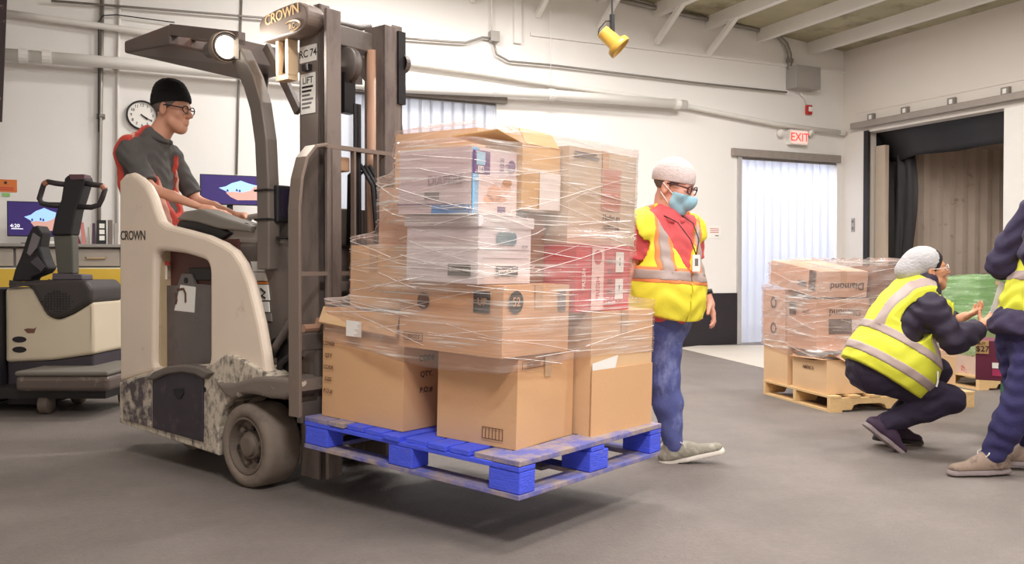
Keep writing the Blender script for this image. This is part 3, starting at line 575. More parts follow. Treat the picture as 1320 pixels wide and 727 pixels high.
T(MB().lathe((-1.36, .70, 2.17), (0, 1, 0), [(0, .05), (.03, .05), (.03, .0)], 18), 'guide_roller', DKG)
T(MB().box(-1.37, -1.33, .66, .71, 1.95, 2.33), 'roller_cover', BLKM)
# logo cover, bracket and decals on the mast
cov = T(shift(profile(rounded([(-1.70, 2.205), (-1.70, 2.325), (-1.56, 2.348), (-1.38, 2.358), (-1.31, 2.315), (-1.31, 2.245), (-1.37, 2.205)], .05), [], .10, .012), dy=.055), 'hose_cover', mat('cover_brown', (124, 108, 99), .45, .1, var=.08))
GOLD = mat('logo_gold', (232, 190, 140), .5); DECG = mat('logo_dark', (70, 60, 58), .6)
def tf(s, t, z, tilt=0):               # text frame on the near side
    return TM @ frame((s, t, z), (math.cos(tilt), 0, math.sin(tilt)), (-math.sin(tilt), 0, math.cos(tilt)), (0, -1, 0))
text('logo', 'CROWN', .07, GOLD, tf(-1.51, .0535, 2.312, .08), cov, .012, .95)
text('logo', 'RC', .035, GOLD, tf(-1.43, .0535, 2.243, .08), cov, .01)
T(MB().tube([(-1.43 + .062 * math.cos(a), .054, 2.245 + .026 * math.sin(a)) for a in [rad(-100 + 20 * i) for i in range(13)]], .004, 5), 'logo_ring', GOLD, cov)
br = T(MB().box(-1.605, -1.585, .09, .15, 2.03, 2.24).box(-1.53, -1.51, .09, .15, 2.03, 2.24).box(-1.605, -1.51, .09, .15, 2.01, 2.035), 'bracket', mat('cream_bracket', (226, 196, 160), .5))
T(MB().tube([(-1.56, .12, 2.24), (-1.55, .12, 2.15), (-1.57, .12, 2.05)], .014, 8), 'bracket_hose', BLACK, br, smooth=True)
d1 = T(MB().box(-1.49, -1.365, .147, .15, 2.09, 2.17), 'decal', PLASTW)
text('decal_text', 'RC 74', .052, INK, tf(-1.428, .1465, 2.13), d1, .01)
d2 = T(MB().box(-1.485, -1.375, .147, .15, 1.84, 2.035), 'decal', PLASTW)
text('decal_text', 'LIFT', .045, INK, tf(-1.43, .1465, 2.0), d2, .008)
for i in range(6): T(MB().box(-1.475, -1.39 - .012 * (i % 3), .1462, .147, 1.965 - i * .02, 1.975 - i * .02), 'decal_line', INKG if i > 1 else INK, d2)
T(MB().box(-1.45, -1.40, .125, .15, 2.045, 2.075), 'latch', BLKM)
text('logo', 'CROWN', .075, DECG, tf(-2.83, -.0015, 1.272, -.02), fk, .016, .92)
# load backrest, carriage, forks
BR = mat('backrest_steel', (132, 116, 106), .5, .25, var=.1, scale=5, stretch=(1, 1, .4), wear=((176, 160, 150), .66, .72, 9))
bp = [(-1.285, -.045, .40), (-1.285, -.045, .9), (-1.285, -.045, 1.36), (-1.285, -.03, 1.50), (-1.285, .0, 1.60), (-1.285, .05, 1.655), (-1.285, .12, 1.672)]
back = T(MB().sweep(bp, (1, 0, 0), .04, .008), 'load_backrest', BR, bevel=.003)
T(MB().sweep([(-1.275, .10, 1.668), (-1.275, .95, 1.668)], (1, 0, 0), .014, .010), 'top_bar', BR, back)
T(MB().sweep([(-1.275, -.03, 1.062), (-1.275, .95, 1.062)], (1, 0, 0), .012, .010), 'middle_bar', BR, back)
for t in (.155, .30, .45, .60, .75): T(MB().box(-1.29, -1.262, t - .006, t + .006, .52, 1.665), 'upright_bar', BR, back)
T(MB().sweep([(q[0], .90 - q[1], q[2]) for q in bp], (1, 0, 0), .04, .008), 'backrest_upright', BR, back)
car = T(MB().box(-1.335, -1.295, .0, .86, .36, .46).box(-1.335, -1.295, .0, .86, .70, .78).box(-1.335, -1.30, .10, .14, .36, .78).box(-1.335, -1.30, .70, .74, .36, .78), 'carriage', DKG, bevel=.005)
T(MB().tube([(-1.36, .06, .80), (-1.36, .14, .80), (-1.36, .16, .84)], .02, 8), 'tilt_pin', TAN, car)
# ================================================================== THE LOAD (frame on the forks, slightly drooping)
TL = .032
E1v = FV * math.cos(TL) - V3((0, 0, 1)) * math.sin(TL); E3v = V3((0, 0, 1)) * math.cos(TL) + FV * math.sin(TL); NLv = NV + V3((0, 0, .211))
LM = frame(NLv, E1v, AV, E3v)
for t in (.28, .66):
    MB().hexa([(-1.30, t, .036), (-.12, t + .02, .042), (-.12, t + .08, .042), (-1.30, t + .10, .036), (-1.30, t, .075), (-.12, t + .02, .055), (-.12, t + .08, .055), (-1.30, t + .10, .075)]).build('fork', DKG, fk, LM)
    MB().box(-1.30, -1.25, t, t + .10, .036, .56).build('fork_shank', DKG, fk, LM)
pal = empty('block_pallet', LM @ Matrix.Translation((-.64, .53, 0))); tag(pal, 'worn blue painted wooden block pallet raised on the forks', 'pallet')
PL, PW = 1.28, 1.067
LF = LM
def L(b, name, m, parent=None, **k): return b.build(name, m, parent or pal, LF, **k)
ds = [(-1.28, .155), (-1.10, .10), (-.985, .105), (-.865, .105), (-.745, .10), (-.615, .12), (-.48, .10), (-.36, .105), (-.235, .09), (-.135, .135)]
for i, (s, wd) in enumerate(ds):
    z = .127 + R.uniform(-.003, .003); dt = R.uniform(-.01, .012) if 0 < i < 9 else 0
    L(MB().hexa([(s, dt, z), (s + wd, dt, z), (s + wd, PW + dt, z), (s, PW + dt, z), (s, dt, z + .022), (s + wd, dt, z + .022), (s + wd, PW + dt, z + .022), (s, PW + dt, z + .022)]), 'deck_board', BLUEWORN if i in (0, 1, 8, 9) else BLUEW, bevel=.003)
for t, wd in ((.0, .10), (.483, .10), (.967, .10)): L(MB().box(-PL, 0, t, t + wd, .107, .126), 'stringer_board', BLUEW, bevel=.003)
for s, ls in ((-1.28, .16), (-.72, .15), (-.155, .155)):
    for t, wd in ((.0, .10), (.475, .14), (.967, .10)): L(MB().box(s + R.uniform(0, .006), s + ls, t + R.uniform(0, .005), t + wd, .021, .106), 'block', BLUEW, bevel=.005)
for t, wd in ((.0, .10), (.483, .10), (.967, .10)): L(MB().box(-PL + .1, -.1, t, t + wd, 0, .02), 'bottom_board', BLUEWORN, bevel=.003)
for s in (-1.28, -.1): L(MB().box(s, s + .10, 0, PW, 0, .02), 'bottom_board', BLUEWORN, bevel=.003)

LOADBOX = []
def carton(name, label, m, s1, t0, z0, ls, lt, h, rot=0., tilt=0., pitch=0., group='cartons on the blue pallet', base=None, flaps=True, tape=True, reg=None, sag=0.):
    """box whose near vertical edge stands at (s1,t0); length ls runs backwards, lt away from the camera"""
    base = LM if base is None else base
    fr = base @ Matrix.Translation((s1, t0, z0)) @ Matrix.Rotation(rot, 4, 'Z') @ Matrix.Rotation(tilt, 4, 'X') @ Matrix.Rotation(pitch, 4, 'Y')
    r = empty(name, fr @ Matrix.Translation((-ls / 2, lt / 2, 0))); tag(r, label, 'box', group)
    ROOTM[r.name] = fr @ Matrix.Translation((-ls / 2, lt / 2, 0))
    # body, slightly bulged walls
    n = 6; b = MB()
    bu = .006
    def wall(p, q, nx, ny):
        rows = []
        for k in range(n + 1):
            v = k / n; row = []
            for j in range(n + 1):
                u = j / n; e = bu * math.sin(math.pi * u) * math.sin(math.pi * v); x = p[0] + (q[0] - p[0]) * u + nx * e; y = p[1] + (q[1] - p[1]) * u + ny * e
                row.append((x, y, h * v - sag * math.sin(math.pi * u) * v))
            rows.append(row)
        b.grid(rows)
    wall((-ls, 0), (0, 0), 0, -1); wall((0, 0), (0, lt), 1, 0); wall((0, lt), (-ls, lt), 0, 1); wall((-ls, lt), (-ls, 0), -1, 0)
    b.quad((-ls, 0, 0), (0, 0, 0), (0, lt, 0), (-ls, lt, 0))
    b.build('carton_body', m, r, fr, smooth=False)
    if flaps:
        th = .004
        MB().box(-ls + .001, -.001, .001, lt / 2 - .001, h - .002, h + th).build('top_flap', m, r, fr)
        MB().box(-ls + .001, -.001, lt / 2 + .001, lt - .001, h - .002, h + th).build('top_flap', m, r, fr)
        if tape:
            MB().box(-ls - .002, .002, lt / 2 - .025, lt / 2 + .025, h + th, h + th + .001).box(.0065, .0075, lt / 2 - .025, lt / 2 + .025, h - .09, h + .004).build('tape', TAPE, r, fr)
    A = np.array(fr)
    for x in (-ls, 0):
        for y in (0, lt):
            for z in (0, h): (reg if reg is not None else LOADBOX).append((A[:3, :3] @ V3((x, y, z)) + A[:3, 3]))
    return r, fr
# print helpers: near (left) face lies at y=0 facing -y, right face at x=0 facing +x
def onL(fr, x, z, rot=0.): return fr @ frame((x, -.009, z), (math.cos(rot), 0, math.sin(rot)), (-math.sin(rot), 0, math.cos(rot)), (0, -1, 0))
def onR(fr, y, z, rot=0.): return fr @ frame((.009, y, z), (0, math.cos(rot), math.sin(rot)), (0, -math.sin(rot), math.cos(rot)), (1, 0, 0))
def rectL(fr, r, x0, x1, z0, z1, m, name='print_patch', d=.008): return MB().box(x0, x1, -d, -d + .0006, z0, z1).build(name, m, r, fr)
def rectR(fr, r, y0, y1, z0, z1, m, name='print_patch', d=.008): return MB().box(d - .0006, d, y0, y1, z0, z1).build(name, m, r, fr)
def frameR(fr, r, y0, y1, z0, z1, m, w_=.003):
    MB().box(.0074, .008, y0, y1, z0, z0 + w_).box(.0074, .008, y0, y1, z1 - w_, z1).box(.0074, .008, y0, y0 + w_, z0, z1).box(.0074, .008, y1 - w_, y1, z0, z1).build('print_frame', m, r, fr)
def frameL(fr, r, x0, x1, z0, z1, m, w_=.003):
    MB().box(x0, x1, -.008, -.0074, z0, z0 + w_).box(x0, x1, -.008, -.0074, z1 - w_, z1).box(x0, x0 + w_, -.008, -.0074, z0, z1).box(x1 - w_, x1, -.008, -.0074, z0, z1).build('print_frame', m, r, fr)

# bottom row
r, f = carton('carton', 'tall brown carton with printed CODE QTY P.O. lines at the mast end', CARD, -.697, .066, .150, .54, .42, .50)
for i, s in enumerate(('CODE', 'QTY.', 'P.O.#')): text('print', s, .034, INK, onR(f, .13, .31 - i * .07), r, .006)
for i, s in enumerate(('COVER', 'QTY', 'CODE', 'SIZE', 'P.O.#')): text('print', s, .026, INKB, onL(f, -.49, .34 - i * .055), r, .004)
MB().hexa([(-.54, -.02, .43), (-.03, -.02, .40), (-.03, .0, .50), (-.54, .0, .505), (-.54, -.03, .44), (-.03, -.03, .41), (-.03, -.002, .505), (-.54, -.002, .51)]).build('folded_flap', CARD2, r, f)
MB().box(-.34, -.24, -.034, -.031, .39, .46).build('tape_piece', PLASTW, r, f)
r, f = carton('carton', 'brown carton at the front corner of the blue pallet', CARD, -.129, .137, .150, .41, .42, .365, rot=.06)
text('print', 'REF/00000', .022, INKB, onR(f, .10, .335), r, .004); frameR(f, r, .02, .18, .32, .352, INKB)
for k in range(7): rectL(f, r, -.165 + k * .017, -.162 + k * .017, .03, .075, INKB)
rectL(f, r, -.165, -.06, .073, .076, INKB); rectL(f, r, -.165, -.06, .028, .031, INKB)
r, f = carton('carton', 'brown carton with a white paper label under the red box', CARD2, -.075, .57, .150, .48, .475, .53, rot=-.05)
MB().hexa([(.009, .005, .245), (.009, .165, .265), (.0095, .165, .265), (.0095, .005, .245), (.009, .0, .315), (.009, .19, .34), (.0095, .19, .34), (.0095, .0, .315)]).build('label', PLASTW, r, f)
MB().box(.005, .0088, 0, .475, .285, .289).build('crease', INKB, r, f) if False else None
MB().hexa([(.006, 0, .0), (.012, 0, .0), (.012, .47, .0), (.006, .47, .0), (.006, 0, .285), (.0095, 0, .285), (.0095, .47, .285), (.006, .47, .285)]).build('lower_sleeve', CARD, r, f)
carton('carton', 'plain brown carton at the back of the bottom layer by the mast', CARD, -.68, .53, .150, .55, .46, .50)
# second layer
r, f = carton('carton', 'wide brown carton with round black marks on the second layer', CARD, -.116, .02, .526, .565, .435, .275)
for q, x in ((onL(f, -.10, .215), -.1),):
    rectL(f, r, -.145, -.06, .17, .255, INK)
    text('print', 'UP', .04, CARD, onL(f, -.1, .212), r)
MB().lathe((-.42, -.0085, .20), (0, 1, 0), [(0, 0), (0, .035)], 20).build('round_mark', INKB, r, f)
MB().lathe((.0085, .07, .215), (1, 0, 0), [(0, 0), (0, .045)], 24).build('round_mark', INK, r, f)
text('print', '52', .05, CARD, onR(f, .07, .215).copy() @ Matrix.Translation((0, 0, .001)), r, .01)
rectR(f, r, .35, .40, .17, .26, INKG); frameL(f, r, -.53, -.42, .03, .065, INKB); text('print', 'FRAGILE', .022, INKB, onL(f, -.475, .047), r)
r, f = carton('carton', 'light brown carton beside the white storage box, near the mast', CARD2, -.70, .085, .672, .375, .38, .272)
MB().box(-.24, -.19, -.0085, -.0079, .16, .272).build('tape_piece', TAPE, r, f)
carton('carton', 'plain carton at the back of the second layer by the mast', CARD3, -.64, .53, .668, .50, .44, .50)
# red box on the right
REDB = mat('red_carton', (206, 66, 72), .7, var=.08)
r, f = carton('carton', 'red printed carton with white oval badges on the right', REDB, -.10, .475, .686, .40, .43, .283, tape=False)
rectR(f, r, .11, .205, .005, .278, mat('pale_pink_print', (236, 202, 196), .7)); rectR(f, r, .30, .365, .17, .26, PLASTW); rectR(f, r, .30, .365, .05, .14, PLASTW)
for z in (.215, .095): text('print', '1', .05, INK, onR(f, .332, z), r, .01)
text('print', 'FRESH', .04, REDP, onR(f, .16, .10, rad(90)), r, .01); MB().lathe((.0086, .155, .235), (1, 0, 0), [(0, 0), (0, .032)], 20).build('round_badge', REDP, r, f)
for k in range(5): rectR(f, r, .235, .275, .03 + k * .045, .05 + k * .045, mat('dark_red_print', (150, 34, 46), .7))
text('print', 'FRESH', .035, PLASTW, onR(f, .05, .14, rad(90)), r, .008)
# white storage box with lid
WBOX = mat('white_fibreboard', (226, 220, 222), .75, var=.03)
r, f = carton('storage_box', 'white fibreboard storage box with lid in the middle of the load', WBOX, -.215, -.02, .808, .39, .33, .225, flaps=False)
MB().box(-.40, .01, -.01, .34, .222, .268).build('lid', WBOX, r, f, bevel=.004)
rectL(f, r, -.15, -.03, .03, .075, INK, 'logo_patch'); text('print', 'BANKERS BOX', .0155, PLASTW, onL(f, -.09, .052), r, .01); rectL(f, r, -.37, -.155, .05, .053, INKG)
rectR(f, r, .10, .24, .03, .07, INK, 'logo_patch'); text('print', 'BANKERS BOX', .0165, PLASTW, onR(f, .17, .05), r, .01)
for z in (.10, .135): rectR(f, r, .02, .31, z, z + .002, INKG)
hz = MB().prism(rounded([(.10, .155), (.10, .205), (.225, .205), (.225, .155)], .02), 0, .001); hz.v = [(.0085 + v[1], v[0], v[2]) for v in hz.v]; hz.build('hand_hole', mat('teal_shadow', (120, 150, 160), .6), r, f)
text('print', 'LETTER', .012, INKG, onR(f, .28, .15), r)
# diaper-style carton
LILAC = mat('lilac_carton', (222, 206, 210), .6, var=.05)
SKY = mat('sky_print', (132, 188, 228), .6); PURP = mat('purple_print', (112, 78, 130), .6); SKINP = mat('skin_print', (232, 182, 150), .7); BLUEP = mat('blue_print', (62, 140, 212), .6)
r, f = carton('carton', 'pale diaper carton with a baby picture on top of the white box', LILAC, -.228, -.055, 1.079, .395, .275, .255, tape=False)
rectR(f, r, .0, .035, .0, .255, SKY); rectR(f, r, .035, .27, .0, .155, mat('pale_print', (238, 220, 214), .7))
rectR(f, r, .0, .10, .155, .245, PURP, d=.0084); rectR(f, r, .02, .07, .19, .24, mat('pale_blue_print', (170, 214, 236), .6), d=.0088); rectR(f, r, .03, .062, .16, .186, PLASTW, d=.0088)
text('print', '16', .028, PURP, onR(f, .046, .173) @ Matrix.Translation((0, 0, .001)), r, .01)
for i, s in enumerate(('SIZE', '3')): text('print', s, .03, PURP, onR(f, .175 + .03 * i, .20 - .0 * i, rad(90)), r, .01)
MB().lathe((.0086, .235, .20), (1, 0, 0), [(0, 0), (0, .024)], 20).build('round_badge', PURP, r, f)
for (yy, zz_, ry, rz) in ((.13, .085, .045, .033), (.20, .115, .03, .028), (.095, .06, .03, .018), (.17, .065, .035, .013)):
    bq = MB(); pts = [(.0088, yy + ry * math.cos(2 * math.pi * k / 20), zz_ + rz * math.sin(2 * math.pi * k / 20)) for k in range(20)]; bq.raw(pts, [tuple(range(20))]); bq.build('baby_picture', SKINP, r, f)
bq = MB(); bq.raw([(.0092, .207 + .03 * math.cos(2 * math.pi * k / 20), .132 + .016 * math.sin(2 * math.pi * k / 20)) for k in range(20)], [tuple(range(20))]); bq.build('hair_picture', mat('hair_print', (196, 142, 90), .7), r, f)
rectR(f, r, .15, .20, .01, .035, PURP, d=.0088)
rectL(f, r, -.20, 0, .0, .035, BLUEP); rectL(f, r, -.395, -.02, .035, .04, PURP); text('print', 'DIAPERS', .05, mat('lilac_print', (176, 156, 170), .7), onL(f, -.13, .13), r, .01)
rectL(f, r, -.24, -.16, .06, .085, INKG)
# brown open carton with raised flap
OC = mat('kraft_yellow', (216, 178, 122), .75, var=.06)
r, f = carton('carton', 'open kraft carton with raised flaps beside the diaper carton', OC, -.205, .228, 1.11, .20, .26, .27, flaps=False)
MB().hexa([(-.20, -.005, .268), (0, -.005, .268), (0, .0, .268), (-.20, .0, .268), (-.21, -.20, .285), (.01, -.17, .30), (.01, -.17, .304), (-.21, -.20, .289)]).build('open_flap', OC, r, f)
MB().hexa([(-.003, .02, .268), (.003, .02, .268), (.003, .25, .268), (-.003, .25, .268), (-.05, .03, .335), (-.044, .03, .335), (-.044, .25, .335), (-.05, .25, .335)]).build('open_flap', OC, r, f)
rectR(f, r, .11, .255, .005, .16, PLASTW, 'label')
carton('carton', 'dark brown carton wedged behind the white storage box', CARD5, -.25, .325, .808, .36, .125, .295, tape=False)
# upper right carton
r, f = carton('carton', 'large greyish tan carton with red panel at the upper right of the load', CARD4, -.165, .498, .975, .285, .545, .415)
PKP = mat('faded_red_print', (196, 140, 122), .8)
rectR(f, r, .245, .405, .155, .345, mat('pinkish_print', (200, 158, 140), .8)); 
for k in range(4): rectR(f, r, .255, .395, .165 + k * .045, .195 + k * .045, PKP, d=.0085)
text('print', 'Hecho en', .036, INKB, onR(f, .33, .125), r, .006); text('print', 'california', .036, INKB, onR(f, .33, .082), r, .006)
rectR(f, r, .03, .22, .375, .385, INKG); rectR(f, r, .03, .20, .392, .40, INKG)
# back column by the mast
carton('carton', 'wrapped carton standing on the light brown carton near the mast', CARD3, -.62, .12, .948, .31, .38, .255)
carton('carton', 'topmost carton of the load, wrapped in film, nearest the mast', CARD2, -.46, .24, 1.21, .50, .36, .245)
carton('carton', 'carton under the kraft box at the back of the load', CARD, -.68, .61, 1.175, .40, .40, .22)

# ------------------------------------------------------------------ stretch film
def stretch_wrap(corners, base, zlo, zhi, nz, m, label, name='stretch_film', grow=.012, pad=.07, sm=2, top=True, wr=.006, seedk=0, sag=0., strands=0):
    inv = np.array(base.inverted()); C_ = np.array(corners) @ inv[:3, :3].T + inv[:3, 3]
    boxes = C_.reshape(-1, 8, 3); cx, cyy = C_[:, 0].mean(), C_[:, 1].mean(); na = 120
    th = np.linspace(0, 2 * math.pi, na, endpoint=False); dirs = np.stack([np.cos(th), np.sin(th)], 1); zs = np.linspace(zlo, zhi, nz); RR = np.zeros((nz, na))
    for i, z in enumerate(zs):
        pts = [b[:, :2] for b in boxes if b[:, 2].min() - pad < z < b[:, 2].max() + pad]
        if not pts: pts = [b[:, :2] for b in boxes if b[:, 2].max() > z - .2] or [boxes[0][:, :2]]
        p = np.unique(np.round(np.concatenate(pts), 4), axis=0); p = p[np.lexsort((p[:, 1], p[:, 0]))]
        def half(q):
            h = []
            for a_ in q:
                while len(h) > 1 and np.cross(h[-1] - h[-2], a_ - h[-2]) <= 0: h.pop()
                h.append(a_)
            return h[:-1]
        hull = np.array(half(p) + half(p[::-1])); k = len(hull)
        best = np.full(na, 0.)
        for j in range(k):
            a_, b_ = hull[j] - (cx, cyy), hull[(j + 1) % k] - (cx, cyy); e = b_ - a_
            den = dirs[:, 0] * e[1] - dirs[:, 1] * e[0]; den = np.where(abs(den) < 1e-9, 1e-9, den)
            t_ = (a_[0] * e[1] - a_[1] * e[0]) / den; u = (a_[0] * dirs[:, 1] - a_[1] * dirs[:, 0]) / den
            ok = (t_ > 0) & (u >= -1e-6) & (u <= 1 + 1e-6); best = np.where(ok & (t_ > best), t_, best)
        RR[i] = best
    S = RR.copy()
    for _ in range(sm):
        S[1:-1] = np.maximum(RR[1:-1], (S[:-2] + 2 * S[1:-1] + S[2:]) / 4)
    rng = np.random.RandomState(3 + seedk)
    zi = zs[:, None]
    wob = wr * (np.sin(zi * 95 + 3 * th[None] + 2 * np.sin(th[None] * 3)) * .5 + .5 * np.sin(zi * 160 - 5 * th[None] + 1.7 * np.sin(5 * th[None]))) 
    S = S + grow + np.abs(wob)
    zz_ = zi + sag * np.sin(th[None] * 2 + 1.0) * np.clip(1 - (zi - zlo) / .25, 0, 1)
    V = np.stack([cx + S * dirs[None, :, 0], cyy + S * dirs[None, :, 1], np.broadcast_to(zz_, S.shape)], -1)
    b = MB(); vs = [tuple(q) for q in V.reshape(-1, 3)]; fs = [(i * na + j, i * na + (j + 1) % na, (i + 1) * na + (j + 1) % na, (i + 1) * na + j) for i in range(nz - 1) for j in range(na)]
    if top:
        n0 = len(vs)
        for k2, sc in enumerate((.82, .6)):
            vs += [(cx + S[-1, j] * sc * dirs[j, 0], cyy + S[-1, j] * sc * dirs[j, 1], zhi + .012 * (k2 + 1) - .01 * math.sin(j * .9)) for j in range(na)]
        fs += [((nz - 1) * na + j, (nz - 1) * na + (j + 1) % na, n0 + (j + 1) % na, n0 + j) for j in range(na)] + [(n0 + j, n0 + (j + 1) % na, n0 + na + (j + 1) % na, n0 + na + j) for j in range(na)]
    b.raw(vs, fs); o = b.build(name, m, None, base, smooth=True); tag(o, label, 'plastic wrap')
    if strands:
        sb = MB(); rs_ = random.Random(11 + seedk)
        for _ in range(strands):
            th0 = rs_.uniform(0, 2 * math.pi); dth = rs_.uniform(.25, 1.3); z0 = rs_.uniform(zlo + .04, zhi - .05); dz = rs_.choice((-1, 1)) * rs_.uniform(.0, .16) * dth; pts = []
            for q in range(15):
                a_ = th0 + dth * q / 14; fi = min(max((z0 + dz * q / 14 - zlo) / (zhi - zlo), 0), .999) * (nz - 1); i0 = int(fi); t_ = fi - i0; fj = (a_ % (2 * math.pi)) / (2 * math.pi) * na; j0 = int(fj) % na; u_ = fj - int(fj); j1 = (j0 + 1) % na
                r_ = (S[i0, j0] * (1 - u_) + S[i0, j1] * u_) * (1 - t_) + (S[i0 + 1, j0] * (1 - u_) + S[i0 + 1, j1] * u_) * t_
                pts.append((cx + (r_ + .003) * math.cos(a_), cyy + (r_ + .003) * math.sin(a_), z0 + dz * q / 14))
            sb.tube(pts, rs_.uniform(.0006, .0014), 4, cap=False)
        tag(sb.build('film_fold_glints', GLINTM, o, base), kind='stuff')  # white strands drawn as highlights along the film's folds
    return o
GLINTM = mat('film_fold_glint', (244, 238, 236), .2, var=.02)
FILM = film('stretch_film', (250, 243, 242), .23, 1.0, scl=(1.3, 1.3, 95), rot=(.30, -.26, 0))
stretch_wrap(LOADBOX, LM, .47, 1.475, 90, FILM, 'clear wrinkled stretch film around the cartons on the blue pallet', pad=.05, sag=.03, strands=150)
# ================================================================== PEOPLE (smooth distance fields turned into meshes)
class Fld:
    def __init__(s, lo, hi, h):
        s.h = h; s.lo = V3(lo); n = np.ceil((V3(hi) - s.lo) / h).astype(int) + 1; s.n = n
        s.ax = [(s.lo[i] + h * np.arange(n[i])).astype(np.float32) for i in range(3)]; s.D = np.full(n, 1., np.float32)
    def pts(s): return np.stack(np.meshgrid(*s.ax, indexing='ij'), -1)
    def add(s, prims, infl=0., kk=None):
        for p in prims:
            if p[0] == 'c': a, b_, ra, rb, k = V3(p[1]), V3(p[2]), p[3] + infl, p[4] + infl, p[5]; mn = np.minimum(a, b_) - max(ra, rb); mx = np.maximum(a, b_) + max(ra, rb)
            else: c, A, rr, k = V3(p[1]), np.array(p[2], float), V3(p[3]) + infl, p[4]; m_ = max(rr); mn, mx = c - m_, c + m_
            if kk is not None: k = kk
            mg = k + 4 * s.h
            i0 = np.maximum(0, np.floor((mn - mg - s.lo) / s.h).astype(int)); i1 = np.minimum(s.n, np.ceil((mx + mg - s.lo) / s.h).astype(int) + 1)
            if (i1 <= i0).any(): continue
            sl = tuple(slice(i0[i], i1[i]) for i in range(3))
            Q = np.stack(np.meshgrid(*[s.ax[i][sl[i]] for i in range(3)], indexing='ij'), -1)
            if p[0] == 'c':
                sq = p[6] if len(p) > 6 else None
                q = Q - a; ab = b_ - a; fct = 1.
                if sq is not None:
                    nn, fct = nrm(sq[0]), sq[1]; q = q + nn * (q @ nn)[..., None] * (1 / fct - 1); ab = ab + nn * (ab @ nn) * (1 / fct - 1)
                t = np.clip((q @ ab) / (ab @ ab + 1e-9), 0, 1); d = np.linalg.norm(q - t[..., None] * ab, axis=-1) - (ra + (rb - ra) * t)
                if sq is not None: d = d * (fct + 1) / 2
            else:
                q = (Q - c) @ A.T; k0 = np.linalg.norm(q / rr, axis=-1); k1 = np.linalg.norm(q / (rr * rr), axis=-1) + 1e-9; d = k0 * (k0 - 1) / k1
            o = s.D[sl]
            if k > 0 and not (len(p) > 5 and p[-1] == 'sub'):
                hh = np.clip(.5 + .5 * (o - d) / k, 0, 1); s.D[sl] = o * (1 - hh) + d * hh - k * hh * (1 - hh)
            elif len(p) > 5 and p[-1] == 'sub':
                hh = np.clip(.5 - .5 * (o + d) / k, 0, 1); s.D[sl] = o * (1 - hh) - d * hh + k * hh * (1 - hh)
            else: s.D[sl] = np.minimum(o, d)
        return s
    def mesh(s, D=None):
        D = s.D if D is None else D
        S = D < 0; n = D.shape
        cnt = np.zeros(tuple(x - 1 for x in n), np.uint8)
        offs = [(i, j, k) for i in (0, 1) for j in (0, 1) for k in (0, 1)]
        for o in offs: cnt += S[o[0]:n[0] - 1 + o[0], o[1]:n[1] - 1 + o[1], o[2]:n[2] - 1 + o[2]]
        act = (cnt > 0) & (cnt < 8); I = np.argwhere(act); idx = np.full(cnt.shape, -1, int); idx[act] = np.arange(len(I))
        val = np.stack([D[I[:, 0] + o[0], I[:, 1] + o[1], I[:, 2] + o[2]] for o in offs], 1).astype(float); oc = np.array(offs, float)
        acc = np.zeros((len(I), 3)); w_ = np.zeros(len(I))
        for a in range(8):
            for b_ in range(a + 1, 8):
                if abs(oc[a] - oc[b_]).sum() != 1: continue
                va, vb = val[:, a], val[:, b_]; m = (va < 0) != (vb < 0); t = np.where(m, va / np.where(m, va - vb, 1), 0)
                acc += m[:, None] * (oc[a] + t[:, None] * (oc[b_] - oc[a])); w_ += m
        V = s.lo + s.h * (I + acc / np.maximum(w_, 1)[:, None])
        Fs = []
        for ax in range(3):
            sl0 = [slice(None)] * 3; sl1 = [slice(None)] * 3; sl0[ax] = slice(0, -1); sl1[ax] = slice(1, None)
            ch = S[tuple(sl0)] != S[tuple(sl1)]; E_ = np.argwhere(ch); u, v = [(1, 2), (0, 2), (0, 1)][ax]
            E_ = E_[(E_[:, u] > 0) & (E_[:, v] > 0) & (E_[:, u] < n[u] - 1) & (E_[:, v] < n[v] - 1)]
            q = []
            for du, dv in ((0, 0), (-1, 0), (-1, -1), (0, -1)):
                c = E_.copy(); c[:, u] += du; c[:, v] += dv; q.append(idx[c[:, 0], c[:, 1], c[:, 2]])
            q = np.stack(q, 1); Fs.append(q[(q >= 0).all(1)])
        return V, np.concatenate(Fs)
def bounds(prims, pad=.06):
    lo = np.full(3, 9e9); hi = -lo
    for p in prims:
        if p[0] == 'c': r = max(p[3], p[4]); a = np.stack([V3(p[1]) - r, V3(p[2]) - r]); b_ = np.stack([V3(p[1]) + r, V3(p[2]) + r])
        else: r = max(p[3]); a = (V3(p[1]) - r)[None]; b_ = (V3(p[1]) + r)[None]
        lo = np.minimum(lo, a.min(0)); hi = np.maximum(hi, b_.max(0))
    return lo - pad, hi + pad
def mk(name, VF, m, parent, smooth=True):
    b = MB()
    for V, Fq in (VF if isinstance(VF, list) else [VF]):
        n = len(b.v); b.v += [tuple(q) for q in V]; b.f += [tuple(int(i) + n for i in q) for q in Fq]; b.mi += [0] * len(Fq)
    if not b.f: return None
    return b.build(name, m, parent, None, smooth=smooth)
def folds(Q, amp, wl=.09, ax=(0, 0, 1)):
    k = 2 * math.pi / wl; x, y, z = Q[..., 0], Q[..., 1], Q[..., 2]
    return amp * (np.sin(k * z + 2.2 * np.sin(k * .35 * x + 1) + 1.7 * np.sin(k * .4 * y)) * .6 + .4 * np.sin(k * .7 * (x + y) + 2 * np.sin(k * .3 * z)))
